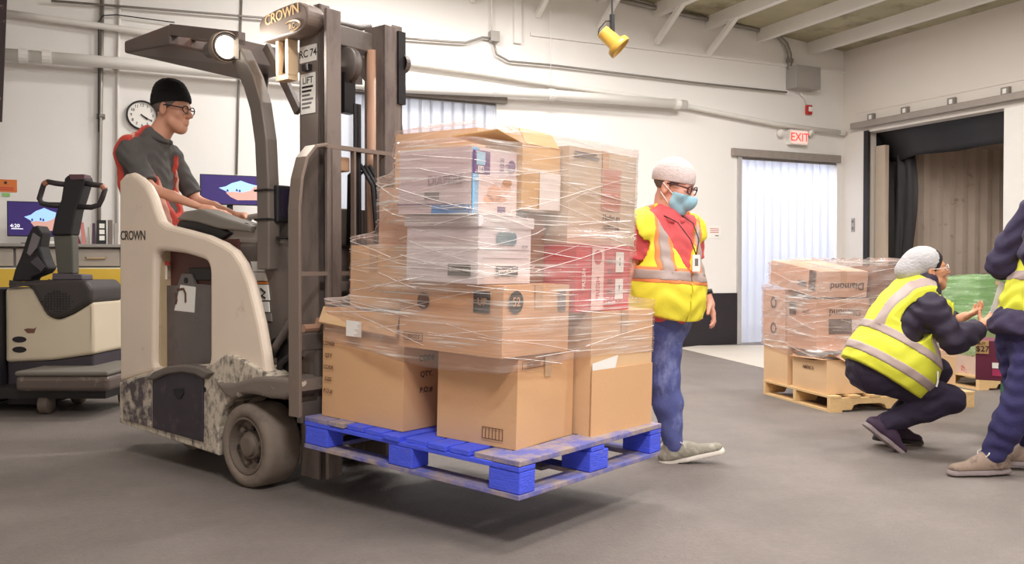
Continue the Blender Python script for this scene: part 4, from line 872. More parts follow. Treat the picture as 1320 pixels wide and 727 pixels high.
def head_prims(c, f, u, hs, neck=None):
    l = np.cross(u, f); A = np.stack([f, l, u]); W = lambda x, y, z: c + hs * (f * x + l * y + u * z); k = .02 * hs
    E_ = lambda x, y, z, a, b_, d, kk=.02: ('e', W(x, y, z), A, (a * hs, b_ * hs, d * hs), kk * hs)
    Cc = lambda p, q, r0, r1, kk=.012: ('c', W(*p), W(*q), r0 * hs, r1 * hs, kk * hs)
    pr = [E_(-.012, 0, .045, .098, .077, .088), E_(.03, 0, -.035, .062, .060, .078, .03), Cc((.05, .0, -.095), (.064, 0, -.1), .024, .022, .03),
          Cc((.03, .048, -.07), (.058, .015, -.1), .02, .02, .03), Cc((.03, -.048, -.07), (.058, -.015, -.1), .02, .02, .03),
          Cc((.074, .03, .022), (.082, .008, .018), .014, .012), Cc((.074, -.03, .022), (.082, -.008, .018), .014, .012),
          E_(.06, .042, -.025, .024, .022, .022), E_(.06, -.042, -.025, .024, .022, .022)]
    pr += [('e', W(.098, .033, .0), A, (.017 * hs, .018 * hs, .011 * hs), .012 * hs, 'sub'), ('e', W(.098, -.033, .0), A, (.017 * hs, .018 * hs, .011 * hs), .012 * hs, 'sub')]
    pr += [Cc((.085, 0, .012), (.112, 0, -.03), .008, .013), E_(.098, .012, -.034, .011, .008, .008, .008), E_(.098, -.012, -.034, .011, .008, .008, .008),
           E_(.078, .031, .0, .013, .013, .013, .004), E_(.078, -.031, .0, .013, .013, .013, .004),
           Cc((.089, .018, -.061), (.094, 0, -.059), .006, .008, .008), Cc((.089, -.018, -.061), (.094, 0, -.059), .006, .008, .008),
           Cc((.087, .015, -.073), (.092, 0, -.074), .007, .009, .008), Cc((.087, -.015, -.073), (.092, 0, -.074), .007, .009, .008),
           E_(-.008, .077, -.008, .02, .009, .034, .006), E_(-.008, -.077, -.008, .02, .009, .034, .006)]
    pr += [('e', W(-.002, .086, -.008), A, (.010 * hs, .006 * hs, .02 * hs), .004 * hs, 'sub'), ('e', W(-.002, -.086, -.008), A, (.010 * hs, .006 * hs, .02 * hs), .004 * hs, 'sub')]
    if neck is not None: pr += [('c', W(-.02, 0, -.06), neck, .055 * hs, .062 * hs, .03)]
    return pr, W
def hand_prims(w_, d, n, t, hs=1.05, curl=(.35, .5, .4), spread=.06, thumb=(.55, .75, .25), thumbc=.3):
    d, n, t = nrm(d), nrm(n), nrm(t); pr = [('c', w_ - d * .02, w_ + d * .03 * hs, .027, .027, .015)]
    pr += [('c', w_ + (d * .03 + t * .018) * hs, w_ + (d * .085 + t * .022) * hs, .022, .02, .015, (n, .62)), ('c', w_ + (d * .03 - t * .015) * hs, w_ + (d * .08 - t * .024) * hs, .022, .018, .015, (n, .62))]
    for i, (ln, off) in enumerate(((.068, .031), (.077, .011), (.072, -.010), (.056, -.029))):
        p = w_ + (d * (.088 - .004 * abs(i - 1)) + t * off) * hs; a = 0.
        dirn = nrm(d + t * spread * (1.5 - i))
        for j, fr_ in enumerate((.45, .31, .24)):
            a += curl[j]; q = p + (dirn * math.cos(a) + n * math.sin(a)) * ln * fr_ * hs * 1.05; pr.append(('c', p, q, (.0098 - .0008 * j) * hs, (.0092 - .0011 * j) * hs, .004)); p = q
    p = w_ + (d * .028 + t * .026) * hs; td = nrm(d * thumb[0] + t * thumb[1] + n * thumb[2]); q = p + td * .045 * hs; pr.append(('c', p, q, .0145 * hs, .011 * hs, .01))
    q2 = q + nrm(td + d * .5 + n * thumbc) * .032 * hs; pr.append(('c', q, q2, .0108 * hs, .0085 * hs, .004)); return pr
def shoe(parent, name, ank, toe, up, m, msole, ln=.27, hh=.025, lace=None):
    """ank: ankle joint; toe: direction along the foot; up: foot's up"""
    toe, up = nrm(toe), nrm(up - V3(toe) * np.dot(up, toe)); sd = np.cross(up, toe); b0 = ank - up * .085
    heel = b0 - toe * .055; tip = b0 + toe * (ln - .085)
    pr = [('c', heel + up * .04, b0 + toe * .05 + up * .045, .043, .047, .03, (up, .95)), ('c', b0 + toe * .06 + up * .037, tip - toe * .02 + up * .026, .049, .038, .03, (up, .8)), ('c', b0 + up * .04 - toe * .015, ank + up * (hh - .015) - toe * .01, .048, .046, .03), ('c', ank, b0 + toe * .09 + up * .05, .036, .035, .03)]
    lo, hi = bounds(pr); F_ = Fld(lo, hi, .006); F_.add(pr); Q = F_.pts(); z = (Q - b0) @ up
    top = (Q - (ank + up * hh)) @ up
    D = np.maximum(np.maximum(F_.D, -(z - .022)), top); sh = mk(name, F_.mesh(D), m, parent)
    F2 = Fld(lo, hi, .006); F2.add([('c', heel + up * .0, b0 + toe * .06, .046, .05, .02, (up, .9)), ('c', b0 + toe * .06, tip - toe * .015, .053, .043, .02, (up, .9))]); D2 = np.maximum(np.maximum(F2.D, z - .026), -(z + .004)); mk('sole', F2.mesh(D2), msole, sh)
    if lace is not None:
        for i in range(4):
            c = ank + toe * (.03 + .022 * i) + up * (-.002 - .012 * i); 
            hgt = up * .018
            MB().tube([c - sd * .028 + hgt * .3, c + hgt, c + sd * .028 + hgt * .3], .0042, 6).build('lace', lace, sh)
        c = ank + toe * .03 + up * .02
        for s_ in (-1, 1): MB().tube([c, c + sd * s_ * .03 + up * .015, c + sd * s_ * .045 + toe * .02, c + sd * s_ * .03 - up * .02 + toe * .03], .0035, 6).build('lace', lace, sh)
    return sh
class Person:
    def __init__(s, label, J, f, up, foot, tr=1., belly=.0, group=None, res=.0075, wdt=.19):
        s.J = J; s.f = nrm(f); s.u = nrm(up); s.f = nrm(s.f - s.u * np.dot(s.f, s.u)); s.r = np.cross(s.f, s.u); s.res = res; s.tr = tr
        s.root = empty('person', at(foot)); tag(s.root, label, 'person')
        A = np.stack([s.r, s.f, s.u]); pc, cc = J['pelvis'], J['chest']; mid = pc * .52 + cc * .48
        s.A = A
        s.torso = [('e', pc, A, (.165 * tr, .12 * tr, .14), .06), ('e', mid + s.f * (belly * .55), A, (.152 * tr + belly * .35, .118 * tr + belly * .6, .17), .06), ('e', cc, A, (.165 * tr, .122 * tr, .18), .06)]
        nb = J['neck']
        s.should = [('c', J['shR'] - s.u * .02, J['shL'] - s.u * .02, .062 * tr, .062 * tr, .05), ('c', cc + s.u * .12, nb, .075, .058, .05), ('c', nb, J['shR'] * .8 + nb * .2, .05, .05, .05), ('c', nb, J['shL'] * .8 + nb * .2, .05, .05, .05)]
        s.arm = {}; s.leg = {}
        for S in 'RL':
            sh, el, wr = J['sh' + S], J['el' + S], J['wr' + S]
            s.arm[S] = [('c', sh, el, .054 * tr, .043 * tr, .03), ('c', el, el * .6 + wr * .4, .043 * tr, .042 * tr, .02), ('c', el * .6 + wr * .4, wr, .042 * tr, .028 * tr, .02)]
            h, k, a = J['hip' + S], J['knee' + S], J['ank' + S]
            s.leg[S] = [('c', h, k, .088 * tr, .06 * tr, .05), ('c', k, k * .65 + a * .35, .058 * tr, .058 * tr, .03), ('c', k * .65 + a * .35, a, .057 * tr, .04, .03)]
        s.all = s.torso + s.should + s.arm['R'] + s.arm['L'] + s.leg['R'] + s.leg['L']
    def body(s, m, head, hands, hs):
        lo, hi = bounds(s.all, .05); F_ = Fld(lo, hi, .009); F_.add(s.all, -.012); vf = [F_.mesh()]
        pr, s.W = head_prims(head['c'], head['f'], head['u'], hs, s.J['neck'] - s.u * .02); s.hp = pr
        lo, hi = bounds(pr, .03); Hf = Fld(lo, hi, .0042); Hf.add(pr); vf.append(Hf.mesh())
        for hp in hands:
            lo, hi = bounds(hp, .02); G = Fld(lo, hi, .0038); G.add(hp); vf.append(G.mesh())
        s.bodyo = mk('body', vf, m, s.root); return s.bodyo
    def cloth(s, name, prims, infl, m, clip=None, fold=.004, wl=.09, parent=None, kk=None, res=None):
        lo, hi = bounds(prims, .05 + infl); F_ = Fld(lo, hi, res or s.res); F_.add(prims, infl, kk); D = F_.D; Q = F_.pts()
        if fold: D = D + folds(Q, fold, wl)
        if clip is not None: D = clip(D, Q)
        return mk(name, F_.mesh(D), m, parent or s.root)
    def loc(s, Q): q = Q - s.J['pelvis']; return q @ s.r, q @ s.f, q @ s.u       # across (person's right +), forward, along spine
    def headloc(s, Q, head, hs):
        q = (Q - head['c']) / hs; f, u = nrm(head['f']), nrm(head['u']); l = np.cross(u, f); return q @ f, q @ l, q @ u
def ortho(f, u): f = nrm(f); u = nrm(V3(u) - f * np.dot(u, f)); return f, u
def cap(person, name, head, hs, m, infl, z0, slope, prims, lowres=.0045, fold=.0, wl=.03, back=0., sw=None):
    lo, hi = bounds(prims, .06); F_ = Fld(lo, hi, lowres); F_.add(prims, infl); Q = F_.pts(); a, l, z = person.headloc(Q, head, hs)
    D = F_.D + (folds(Q, fold, wl) if fold else 0); D = np.maximum(D, (z0 + slope * a - z) * hs)
    return mk(name, F_.mesh(D), m, person.root)
def glasses(person, head, hs, m, lens=None, rim=.004, drop=0.):
    W = person.W; g = None
    for sgn in (1, -1):
        c = (.103, .033 * sgn, .0 + drop); pts = [W(c[0] - .006 * abs(math.cos(a)), c[1] + .026 * math.cos(a), c[2] + .019 * math.sin(a)) for a in np.linspace(0, 2 * math.pi, 19)]
        o = MB().tube(pts, rim * .6, 6).build('glasses' if g is None else 'rim', m, g or person.root, smooth=True); g = g or o
        MB().tube([W(.099, .058 * sgn, .005 + drop), W(.06, .077 * sgn, .008 + drop), W(-.002, .084 * sgn, .012)], rim * .7, 6).build('temple', m, g, smooth=True)
    MB().tube([W(.104, .009, .004 + drop), W(.108, 0, .007 + drop), W(.104, -.009, .004 + drop)], rim * .6, 6).build('bridge', m, g)
    return g
SKIN = mat('skin_tan', (206, 150, 124), .55, var=.06, scale=14, bump=.03, bscale=60)
SKIN2 = mat('skin_light', (220, 158, 138), .55, var=.06, scale=14)
SKIN3 = mat('skin_warm', (214, 152, 116), .55, var=.06, scale=14)
BEANIE = mat('black_knit', (22, 20, 22), .95, var=.3, scale=60, bump=.5, bscale=90)
NET = mat('hair_net', (214, 196, 194), .9, var=.16, scale=70, bump=.2, bscale=80)
NETG = mat('grey_hair_net', (186, 182, 184), .85, var=.14, scale=40, bump=.25, bscale=45)
HAIRG = mat('grey_hair', (110, 96, 90), .8, var=.2, scale=60)
HIVIS = mat('hivis_yellow', (236, 222, 62), .7, var=.06, scale=6, bump=.15, bscale=14)
HIVIS2 = mat('hivis_lemon', (216, 216, 60), .7, var=.06, scale=6, bump=.15, bscale=14)
HIRED = mat('hivis_red', (206, 74, 62), .7, var=.1, scale=6, bump=.15, bscale=14)
REFL = mat('reflective_tape', (172, 152, 146), .45, var=.05)
REFLP = mat('reflective_pink', (226, 170, 152), .5, var=.06)
ORTR = mat('orange_trim', (240, 140, 84), .6, var=.04)
POLO = mat('grey_polo', (84, 80, 78), .85, var=.12, scale=18, bump=.1)
PINKP = mat('red_polo', (206, 84, 88), .85, var=.08, scale=12)
DENIM = mat('blue_denim', (82, 88, 144), .85, var=.3, scale=9, wear=((150, 158, 206), .52, .72, 5), bump=.15, bscale=90, stretch=(1, 1, .6))
DENIMD = mat('dark_denim', (44, 40, 86), .85, var=.2, scale=9, wear=((74, 68, 122), .55, .75, 5), bump=.15, bscale=90)
NAVY = mat('dark_jacket', (44, 34, 56), .7, var=.2, scale=12, bump=.25, bscale=22)
NAVY2 = mat('navy_hoodie', (50, 40, 70), .8, var=.2, scale=12, bump=.25, bscale=22)
DPANT = mat('dark_trousers', (40, 30, 52), .85, var=.2, scale=12, bump=.2, bscale=25)
SHOEG = mat('grey_trainer', (142, 136, 122), .75, var=.2, scale=30, wear=((186, 180, 168), .5, .7, 18), bump=.2)
SOLEW = mat('pale_sole', (216, 208, 198), .7, var=.08); SOLEB = mat('dark_sole', (52, 44, 46), .8, var=.1)
SHOEP = mat('dark_trainer', (58, 36, 60), .7, var=.25, scale=22); SOLEG = mat('grey_sole', (138, 124, 124), .8, var=.1)
BOOT = mat('tan_boot', (136, 116, 102), .75, var=.25, scale=18, wear=((100, 82, 72), .52, .62, 14)); LACEM = mat('lace_pale', (214, 208, 198), .8)

def stripes(person, base_prims, infl, bands, m, name='reflective_stripe', parent=None, clip=None, fold=.004, wl=.09, kk=None):
    lo, hi = bounds(base_prims, .06 + infl); F_ = Fld(lo, hi, person.res); F_.add(base_prims, infl, kk); Q = F_.pts(); D = F_.D + (folds(Q, fold, wl) if fold else 0); a, f, z = person.loc(Q)
    if clip is not None: D = clip(D, Q)
    for bd in bands: mk(name, F_.mesh(np.maximum(D, bd(a, f, z))), m, parent or person.root)

# ------------------------------------------------------------------ 1. the driver
def build_driver():
    D = 5.45; ff, uu = RTV, V3((0, 0, 1)); v = FHV
    f = nrm(RTV - FHV * .12)
    pel, che = P(203, 328, D + .12), P(191, 232, D); up = nrm(che - pel + V3((0, 0, .0)))
    r = np.cross(f, uu)
    neck = P(199, 180, D); J = dict(pelvis=pel, chest=che, neck=neck)
    J['shR'] = P(187, 200, D) + r * .17; J['shL'] = P(200, 198, D) - r * .185
    J['elR'] = P(220, 247, D) + r * .235; J['wrR'] = P(289, 273, D) + r * .24; J['elL'] = P(232, 255, D) - r * .22; J['wrL'] = P(296, 277, D) - r * .16
    for S, g in (('R', 1), ('L', -1)): J['hip' + S] = P(205, 340, D + .12) + r * .08 * g; J['knee' + S] = P(216, 425, D + .12) + r * .08 * g; J['ank' + S] = P(212, 498, D + .12) + r * .1 * g
    p = Person('man in black beanie and red vest driving the stand-up forklift', J, f, up, J['ankR'] - V3((0, 0, .1)), tr=1.02, belly=.02)
    head = dict(c=P(222, 141, D), f=None, u=None); head['f'], head['u'] = ortho(RTV - FHV * .18 - V3((0, 0, .10)), (0, 0, 1)); hs = 1.13
    hR = hand_prims(J['wrR'], nrm(P(312, 277, D) - P(288, 273, D)), V3((0, 0, -1)), -r, 1.1, (.3, .5, .4)); hL = hand_prims(J['wrL'], RTV + V3((0, 0, -.1)), V3((0, 0, -1)), r, 1.1, (.5, .6, .4))
    p.body(SKIN, head, [hR, hL], hs)
    J2 = p.J
    def shirtclip(Dd, Q):
        for S in 'RL':
            d_ = nrm(J['el' + S] - J['sh' + S]); ln = np.linalg.norm(J['el' + S] - J['sh' + S]); q = (Q - J['sh' + S])
            near_arm = np.linalg.norm(q - (q @ d_)[..., None] * d_, axis=-1) < .11
            Dd = np.where(near_arm & ((q @ d_) > ln * .55), np.maximum(Dd, (q @ d_) - ln * .86), Dd)
        a, ff_, z = p.loc(Q); return np.maximum(Dd, -(z + .10))
    prs = p.torso + (p.should[:1] + p.should[2:]) + [q for S in 'RL' for q in p.arm[S][:1]] + [('c', che + p.u * .13, neck - p.u * .02, .085, .07, .04)]
    sh = p.cloth('shirt', prs, .012, POLO, shirtclip, .004, .07)
    cc = neck + V3((0, 0, .012)) + f * .012
    MB().tube([cc + f * (.082 * math.cos(a)) + r * (.078 * math.sin(a)) - V3((0, 0, .03 * math.cos(a))) for a in np.linspace(.2, 2 * math.pi - .2, 17)], .016, 8).build('collar', POLO, sh, smooth=True)
    tp = p.torso + (p.should[:1] + p.should[2:])
    def vclip(Dd, Q):
        a, ff_, z = p.loc(Q); Dd = np.maximum(Dd, -(z + .06)); Dd = np.maximum(Dd, np.abs(a) - np.where(z > .24, .15, .26))
        side = np.maximum(.10 - np.abs(a) + .0 * z, 0)
        hole = -(np.sqrt((ff_ - .01) ** 2 * 1.0 + ((z - .42) * .55) ** 2) - .085); hole = np.where(np.abs(a) > .125, hole, -1); Dd = np.maximum(Dd, hole)
        vn = np.where((ff_ > 0) & (z > .26), .03 + (z - .26) * .35 - np.abs(a), -1); return np.maximum(Dd, vn)
    ve = p.cloth('vest', tp, .036, HIRED, vclip, .003, .08)
    stripes(p, tp, .040, [lambda a, f_, z: np.abs(z - .05) - .026, lambda a, f_, z: np.abs(z - .17) - .026, lambda a, f_, z: np.maximum(np.abs(np.abs(a) - .10) - .02, .2 - z)], REFLP, parent=ve, clip=vclip, fold=.003, wl=.08)
    p.cloth('trousers', [q for S in 'RL' for q in p.leg[S]] + p.torso[:1], .014, DPANT, lambda Dd, Q: np.maximum(Dd, ((Q - pel) @ p.u) - .08), .004)
    for S in 'RL': shoe(p.root, 'shoe', J['ank' + S], RTV, V3((0, 0, 1)), BLACK, SOLEB)
    hp = head_prims(head['c'], head['f'], head['u'], hs)[0][:1]
    cap(p, 'beanie', head, hs, BEANIE, .014, .028, .18, hp + [('e', p.W(-.025, 0, .115), np.eye(3), (.06 * hs, .06 * hs, .035 * hs), .05)], fold=.0015, wl=.02)
    cap(p, 'hair', head, hs, HAIRG, .004, -.03, 1.3, hp)
    glasses(p, head, hs, BLACK, rim=.0055)
build_driver()

# ------------------------------------------------------------------ 2. the walking man
def build_walker():
    D = 5.0; uu = V3((0, 0, 1)); f = nrm(RTV * .52 - FHV * .85); r = np.cross(f, uu); v = FHV
    pel, che = P(853, 405, D), P(858, 328, D); up = nrm(che - pel); neck = P(857, 279, D)
    J = dict(pelvis=pel, chest=che, neck=neck); J['shR'] = P(856, 293, D) + r * .19; J['shL'] = P(856, 295, D) - r * .19
    J['elR'] = P(810, 350, D) - v * .08; J['wrR'] = P(806, 400, D) - v * .02; J['elL'] = P(902, 349, D) + v * .13; J['wrL'] = P(917, 386, D) + v * .08
    J['hipL'] = P(857, 418, D) + v * .02; J['kneeL'] = P(857, 490, D); J['ankL'] = P(868, 575, D)
    J['hipR'] = P(846, 418, D) + v * .06; J['kneeR'] = P(846, 490, D) + v * .12; J['ankR'] = P(826, 556, D) + v * .42
    foot = FZ(885, 596)
    p = Person('man in yellow vest, face mask and hairnet walking beside the load', J, f, up, foot, tr=1.1, belly=.062)
    head = dict(c=P(868, 241, D)); head['f'], head['u'] = ortho(RTV * .80 - FHV * .50 - V3((0, 0, .30)), (0, 0, 1)); hs = 1.16
    hL = hand_prims(J['wrL'], nrm(P(928, 418, D) - P(917, 386, D)), nrm(-RTV - v * .3), nrm(-v - RTV * .3), 1.1, (.25, .4, .35)); hR = hand_prims(J['wrR'], V3((0, 0, -1)), RTV, -v, 1.1)
    p.body(SKIN2, head, [hL, hR], hs)
    def shirtclip(Dd, Q):
        for S in 'RL':
            d_ = nrm(J['el' + S] - J['sh' + S]); ln = np.linalg.norm(J['el' + S] - J['sh' + S]); q = (Q - J['sh' + S]); near_arm = np.linalg.norm(q - (q @ d_)[..., None] * d_, axis=-1) < .10
            Dd = np.where(near_arm & ((q @ d_) > ln * .5), np.maximum(Dd, (q @ d_) - ln * .72), Dd)
        a, ff_, z = p.loc(Q); return np.maximum(Dd, -(z + .045))
    tp = p.torso + (p.should[:1] + p.should[2:])
    prs = tp + [q for S in 'RL' for q in p.arm[S][:1]] + [('c', che + p.u * .13, neck - p.u * .02, .085, .07, .04)]
    sh = p.cloth('shirt', prs, .014, PINKP, shirtclip, .004, .08)
    cc = neck + V3((0, 0, .0)) + f * .012
    MB().tube([cc + f * (.092 * math.cos(a)) + r * (.085 * math.sin(a)) - V3((0, 0, .028 * math.cos(a) + .005)) for a in np.linspace(.25, 2 * math.pi - .25, 17)], .017, 8).build('collar', PINKP, sh, smooth=True)
    def vclip(Dd, Q):
        a, ff_, z = p.loc(Q); Dd = np.maximum(Dd, -(z - .0 + .03 * np.cos(a * 8))); Dd = np.maximum(Dd, np.abs(a) - .27)
        hole = -(np.sqrt(ff_ ** 2 + ((z - .38) * .6) ** 2) - .075); Dd = np.maximum(Dd, np.where(np.abs(a) > .175, hole, -1))
        vn = np.where((ff_ > 0) & (z > .24), .006 + (z - .24) * .50 - np.abs(a), -1); nk = np.where(z > .36, .075 - np.abs(a), -1)
        slit = np.where((ff_ > 0) & (z <= .24), .004 - np.abs(a), -1); return np.maximum(np.maximum(Dd, slit), np.maximum(vn, nk))
    tp = tp + [('e', pel + p.u * .05 + p.f * .03, p.A, (.185, .165, .15), .06)]
    ve = p.cloth('vest', tp, .032, HIVIS, vclip, .005, .10)
    bz = .215
    bl = [lambda a, f_, z: np.abs(z - bz) - .045, lambda a, f_, z: np.maximum(np.abs(np.abs(a) - .125) - .045, bz - z)]
    stripes(p, tp, .0345, bl, ORTR, 'trim_band', ve, vclip, .005, .10)
    bl = [lambda a, f_, z: np.abs(z - bz) - .028, lambda a, f_, z: np.maximum(np.abs(np.abs(a) - .125) - .026, bz - z)]
    stripes(p, tp, .037, bl, REFL, 'reflective_stripe', ve, vclip, .005, .10)
    stripes(p, tp, .0345, [lambda a, f_, z: z + .012 + .03 * np.cos(a * 8) - .012 - .006], ORTR, 'hem_trim', ve, vclip, .005, .10)
    # badge on lanyard
    bc = che + f * (.245) + V3((0, 0, -.045)); bfr = frame(bc, nrm(np.cross(uu, -f) * -1), uu, f)
    bd = MB().box(-.026, .026, -.05, .04, -.003, .003).build('id_badge', PLASTW, ve, bfr)
    MB().box(-.012, .012, -.02, .02, .0032, .0036).build('badge_photo', INKG, bd, bfr)
    for s_ in (-1, 1): MB().tube([bc + uu * .04, bc + uu * .12 - f * .01 + r * s_ * .03, che + uu * .17 + f * .16 + r * s_ * .055, neck + f * .07 + r * s_ * .07], .003, 5).build('lanyard', BLACK, bd)
    p.cloth('jeans', [q for S in 'RL' for q in p.leg[S]] + p.torso[:1], .016, DENIM, lambda Dd, Q: np.maximum(Dd, ((Q - pel) @ p.u) - .06), .0035, .13)
    shoe(p.root, 'trainer', J['ankL'] + RTV * .0, RTV * .97 - v * .12 + V3((0, 0, .22)), V3((-.25, 0, 1)), SHOEG, SOLEW, .33, lace=LACEM)
    shoe(p.root, 'trainer', J['ankR'], RTV + V3((0, 0, -.4)), uu, SHOEG, SOLEW, .30)
    hp = head_prims(head['c'], head['f'], head['u'], hs)[0][:1]
    cap(p, 'hairnet', head, hs, NET, .012, .022, .12, hp, fold=.0012, wl=.014)
    cap(p, 'hair', head, hs, HAIRG, .003, -.035, 1.2, hp)
    # mask: shell over the lower face
    pr, W = head_prims(head['c'], head['f'], head['u'], hs); lo, hi = bounds(pr, .03); Fm = Fld(lo, hi, .0045); Fm.add([q for q in pr if q[-1] != 'sub'] + [('c', W(.085, 0, -.015), W(.10, 0, -.05), .03, .035, .03)], .006); Q = Fm.pts(); a, l, z = p.headloc(Q, head, hs)
    Dm = np.maximum(np.maximum(Fm.D, (z + .018) * hs), np.maximum((-.118 - z) * hs, (.032 - a) * hs)); mk_ = mk('face_mask', Fm.mesh(Dm), mat('mask_blue', (158, 202, 220), .8, var=.05, scale=20), p.root)
    for sgn in (1, -1):
        MB().tube([W(.035, .066 * sgn, -.03), W(.01, .082 * sgn, -.01), W(-.02, .09 * sgn, .01)], .0028, 5).build('ear_loop', PLASTW, mk_)
        MB().tube([W(.035, .06 * sgn, -.09), W(.01, .08 * sgn, -.06), W(-.02, .088 * sgn, -.035)], .0028, 5).build('ear_loop', PLASTW, mk_)
    glasses(p, head, hs, mat('dark_red_frame', (70, 34, 38), .4), rim=.006, drop=.008)
    wt = J['wrL'] * .82 + J['elL'] * .18; d_ = nrm(J['wrL'] - J['elL']); MB().lathe(wt, d_, [(-.013, .034), (-.012, .042), (.012, .040), (.013, .032)], 18).build('watch_strap', BLACK, p.root, smooth=True)
build_walker()

# ------------------------------------------------------------------ 3. the squatting woman
def build_squatter():
    D = 5.39; uu = V3((0, 0, 1)); v = FHV; f = nrm(RTV - v * .08); r = np.cross(f, uu)
    pel, che = P(1126, 472, D), P(1163, 413, D); up = nrm(che - pel); neck = P(1182, 378, D)
    J = dict(pelvis=pel, chest=che, neck=neck); J['shR'] = P(1184, 396, D) - v * .17; J['shL'] = P(1186, 396, D) + v * .17
    J['elR'] = P(1205, 436, D) - v * .24; J['wrR'] = P(1246, 419, D) - v * .16; J['elL'] = P(1214, 430, D) + v * .18; J['wrL'] = P(1241, 410, D) + v * .02
    J['hipR'] = P(1128, 482, D) - v * .10; J['kneeR'] = P(1213, 511, D) - v * .12; J['ankR'] = P(1132, 542, D) - v * .10
    J['hipL'] = P(1130, 480, D) + v * .10; J['kneeL'] = P(1222, 482, D) + v * .14; J['ankL'] = P(1157, 554, D) + v * .10
    p = Person('woman in yellow vest and hairnet squatting beside the wooden pallet', J, f, up, FZ(1150, 580), tr=1.03, belly=.02)
    head = dict(c=P(1196, 348, D)); head['f'], head['u'] = ortho(RTV - v * .10 + V3((0, 0, .16)), (-.2, 0, 1)); hs = 1.03
    hR = hand_prims(J['wrR'], nrm(P(1266, 400, D) - P(1246, 419, D)), nrm(V3((-.3, 0, 1)) - RTV * .5), nrm(v), 1.0, (.1, .15, .1), thumb=(.5, .6, .5)); hL = hand_prims(J['wrL'], nrm(RTV + uu * .4), nrm(uu * .8 - RTV * .3), -v, 1.0, (.35, .5, .4))
    p.body(SKIN3, head, [hR, hL], hs)
    tp = p.torso + (p.should[:1] + p.should[2:]); jp = tp + [q for S in 'RL' for q in p.arm[S]] + [('c', che + p.u * .10, neck + p.u * .045, .09, .082, .04)]
    def jclip(Dd, Q):
        for S in 'RL':
            d_ = nrm(J['wr' + S] - J['el' + S]); ln = np.linalg.norm(J['wr' + S] - J['el' + S]); q = (Q - J['el' + S]); near_arm = np.linalg.norm(q - (q @ d_)[..., None] * d_, axis=-1) < .10
            Dd = np.where(near_arm & ((q @ d_) > ln * .5), np.maximum(Dd, (q @ d_) - ln * .93), Dd)
        a, ff_, z = p.loc(Q); return np.maximum(Dd, -(z + .16))
    p.cloth('jacket', jp, .028, NAVY, jclip, .007, .085)
    def vclip(Dd, Q):
        a, ff_, z = p.loc(Q); Dd = np.maximum(Dd, -(z + .04)); Dd = np.maximum(Dd, np.abs(a) - np.where(z > .28, .19, .34))
        hole = -(np.sqrt((ff_ - .03) ** 2 + ((z - .34) * .75) ** 2) - .10); Dd = np.maximum(Dd, np.where(np.abs(a) > .12, hole, -1))
        vn = np.where((ff_ > .02) & (z > .2), .02 + (z - .2) * .5 - np.abs(a), -1); return np.maximum(Dd, vn)
    thigh = [('c', J['hip' + S_], J['hip' + S_] * .55 + J['knee' + S_] * .45, .088, .08, .05) for S_ in 'RL']
    ve = p.cloth('vest', tp + [('c', che + p.u * .12, che + p.u * .02, .1, .1, .04), ('e', pel + p.u * .07 + p.f * .09, p.A, (.215, .20, .20), .05)], .062, HIVIS2, vclip, .004, .12)
    tp2 = tp + [('c', che + p.u * .12, che + p.u * .02, .1, .1, .04), ('e', pel + p.u * .07 + p.f * .09, p.A, (.215, .20, .20), .05)]
    stripes(p, tp2, .068, [lambda a, f_, z: np.abs(z - .045) - .026, lambda a, f_, z: np.abs(z - .195) - .026, lambda a, f_, z: np.maximum(np.abs(np.abs(a) - .14) - .03, .195 - z)], REFL, parent=ve, clip=vclip, fold=.004, wl=.12)
    p.cloth('trousers', [q for S in 'RL' for q in p.leg[S]] + p.torso[:1], .018, DPANT, lambda Dd, Q: np.where(np.linalg.norm(Q - pel, axis=-1) < .26, np.maximum(Dd, ((Q - pel) @ p.u) - .10), Dd), .004, .08)
    zb = P(1209, 492, D - .22); zp = MB().tube([zb + V3((0, 0, .06)), zb, zb - V3((0, 0, .03)) - RTV * .008], .005, 6).build('zip_pull', PLASTW, p.root)
    shoe(p.root, 'trainer', J['ankR'] + V3((0, 0, .0)), RTV * .78 + V3((0, 0, -.62)), nrm(RTV * .6 + uu * .78), SHOEP, SOLEG, .27, lace=NAVY)
    shoe(p.root, 'trainer', J['ankL'], RTV - v * .1 + V3((0, 0, -.08)), uu, SHOEP, SOLEB, .26, lace=LACEM)
    W = p.W; A = np.stack([nrm(head['f']), np.cross(head['u'], head['f']), nrm(head['u'])])
    pr = [('e', W(-.03, 0, .055), A, (.105 * hs, .086 * hs, .085 * hs), .03), ('e', W(-.105, 0, .015), A, (.075 * hs, .075 * hs, .062 * hs), .04)]
    lo, hi = bounds(pr, .05); Fh = Fld(lo, hi, .0045); Fh.add(pr, .006); Q = Fh.pts(); a, l, z = p.headloc(Q, head, hs)
    mk('hairnet', Fh.mesh(np.maximum(Fh.D + folds(Q, .001, .02), (-.035 + .75 * (a + .03) - z) * hs)), NETG, p.root)
    cap(p, 'hair', head, hs, mat('black_hair', (30, 22, 26), .6, var=.2, scale=60), .005, -.06, 1.5, head_prims(head['c'], head['f'], head['u'], hs)[0][:1])
    g = glasses(p, head, hs, mat('pale_frame', (220, 206, 196), .4), rim=.005)
    ph = hR[4][2]; c = J['wrR'] + nrm(P(1266, 400, D) - P(1246, 419, D)) * .13 + uu * .012; tag(MB().sweep([c - nrm(RTV + uu * .9) * .03, c + nrm(RTV + uu * .9) * .06], v, .035, .004).build('phone', PLASTW, None), 'pale phone held in the raised hand of the squatting woman', 'phone')
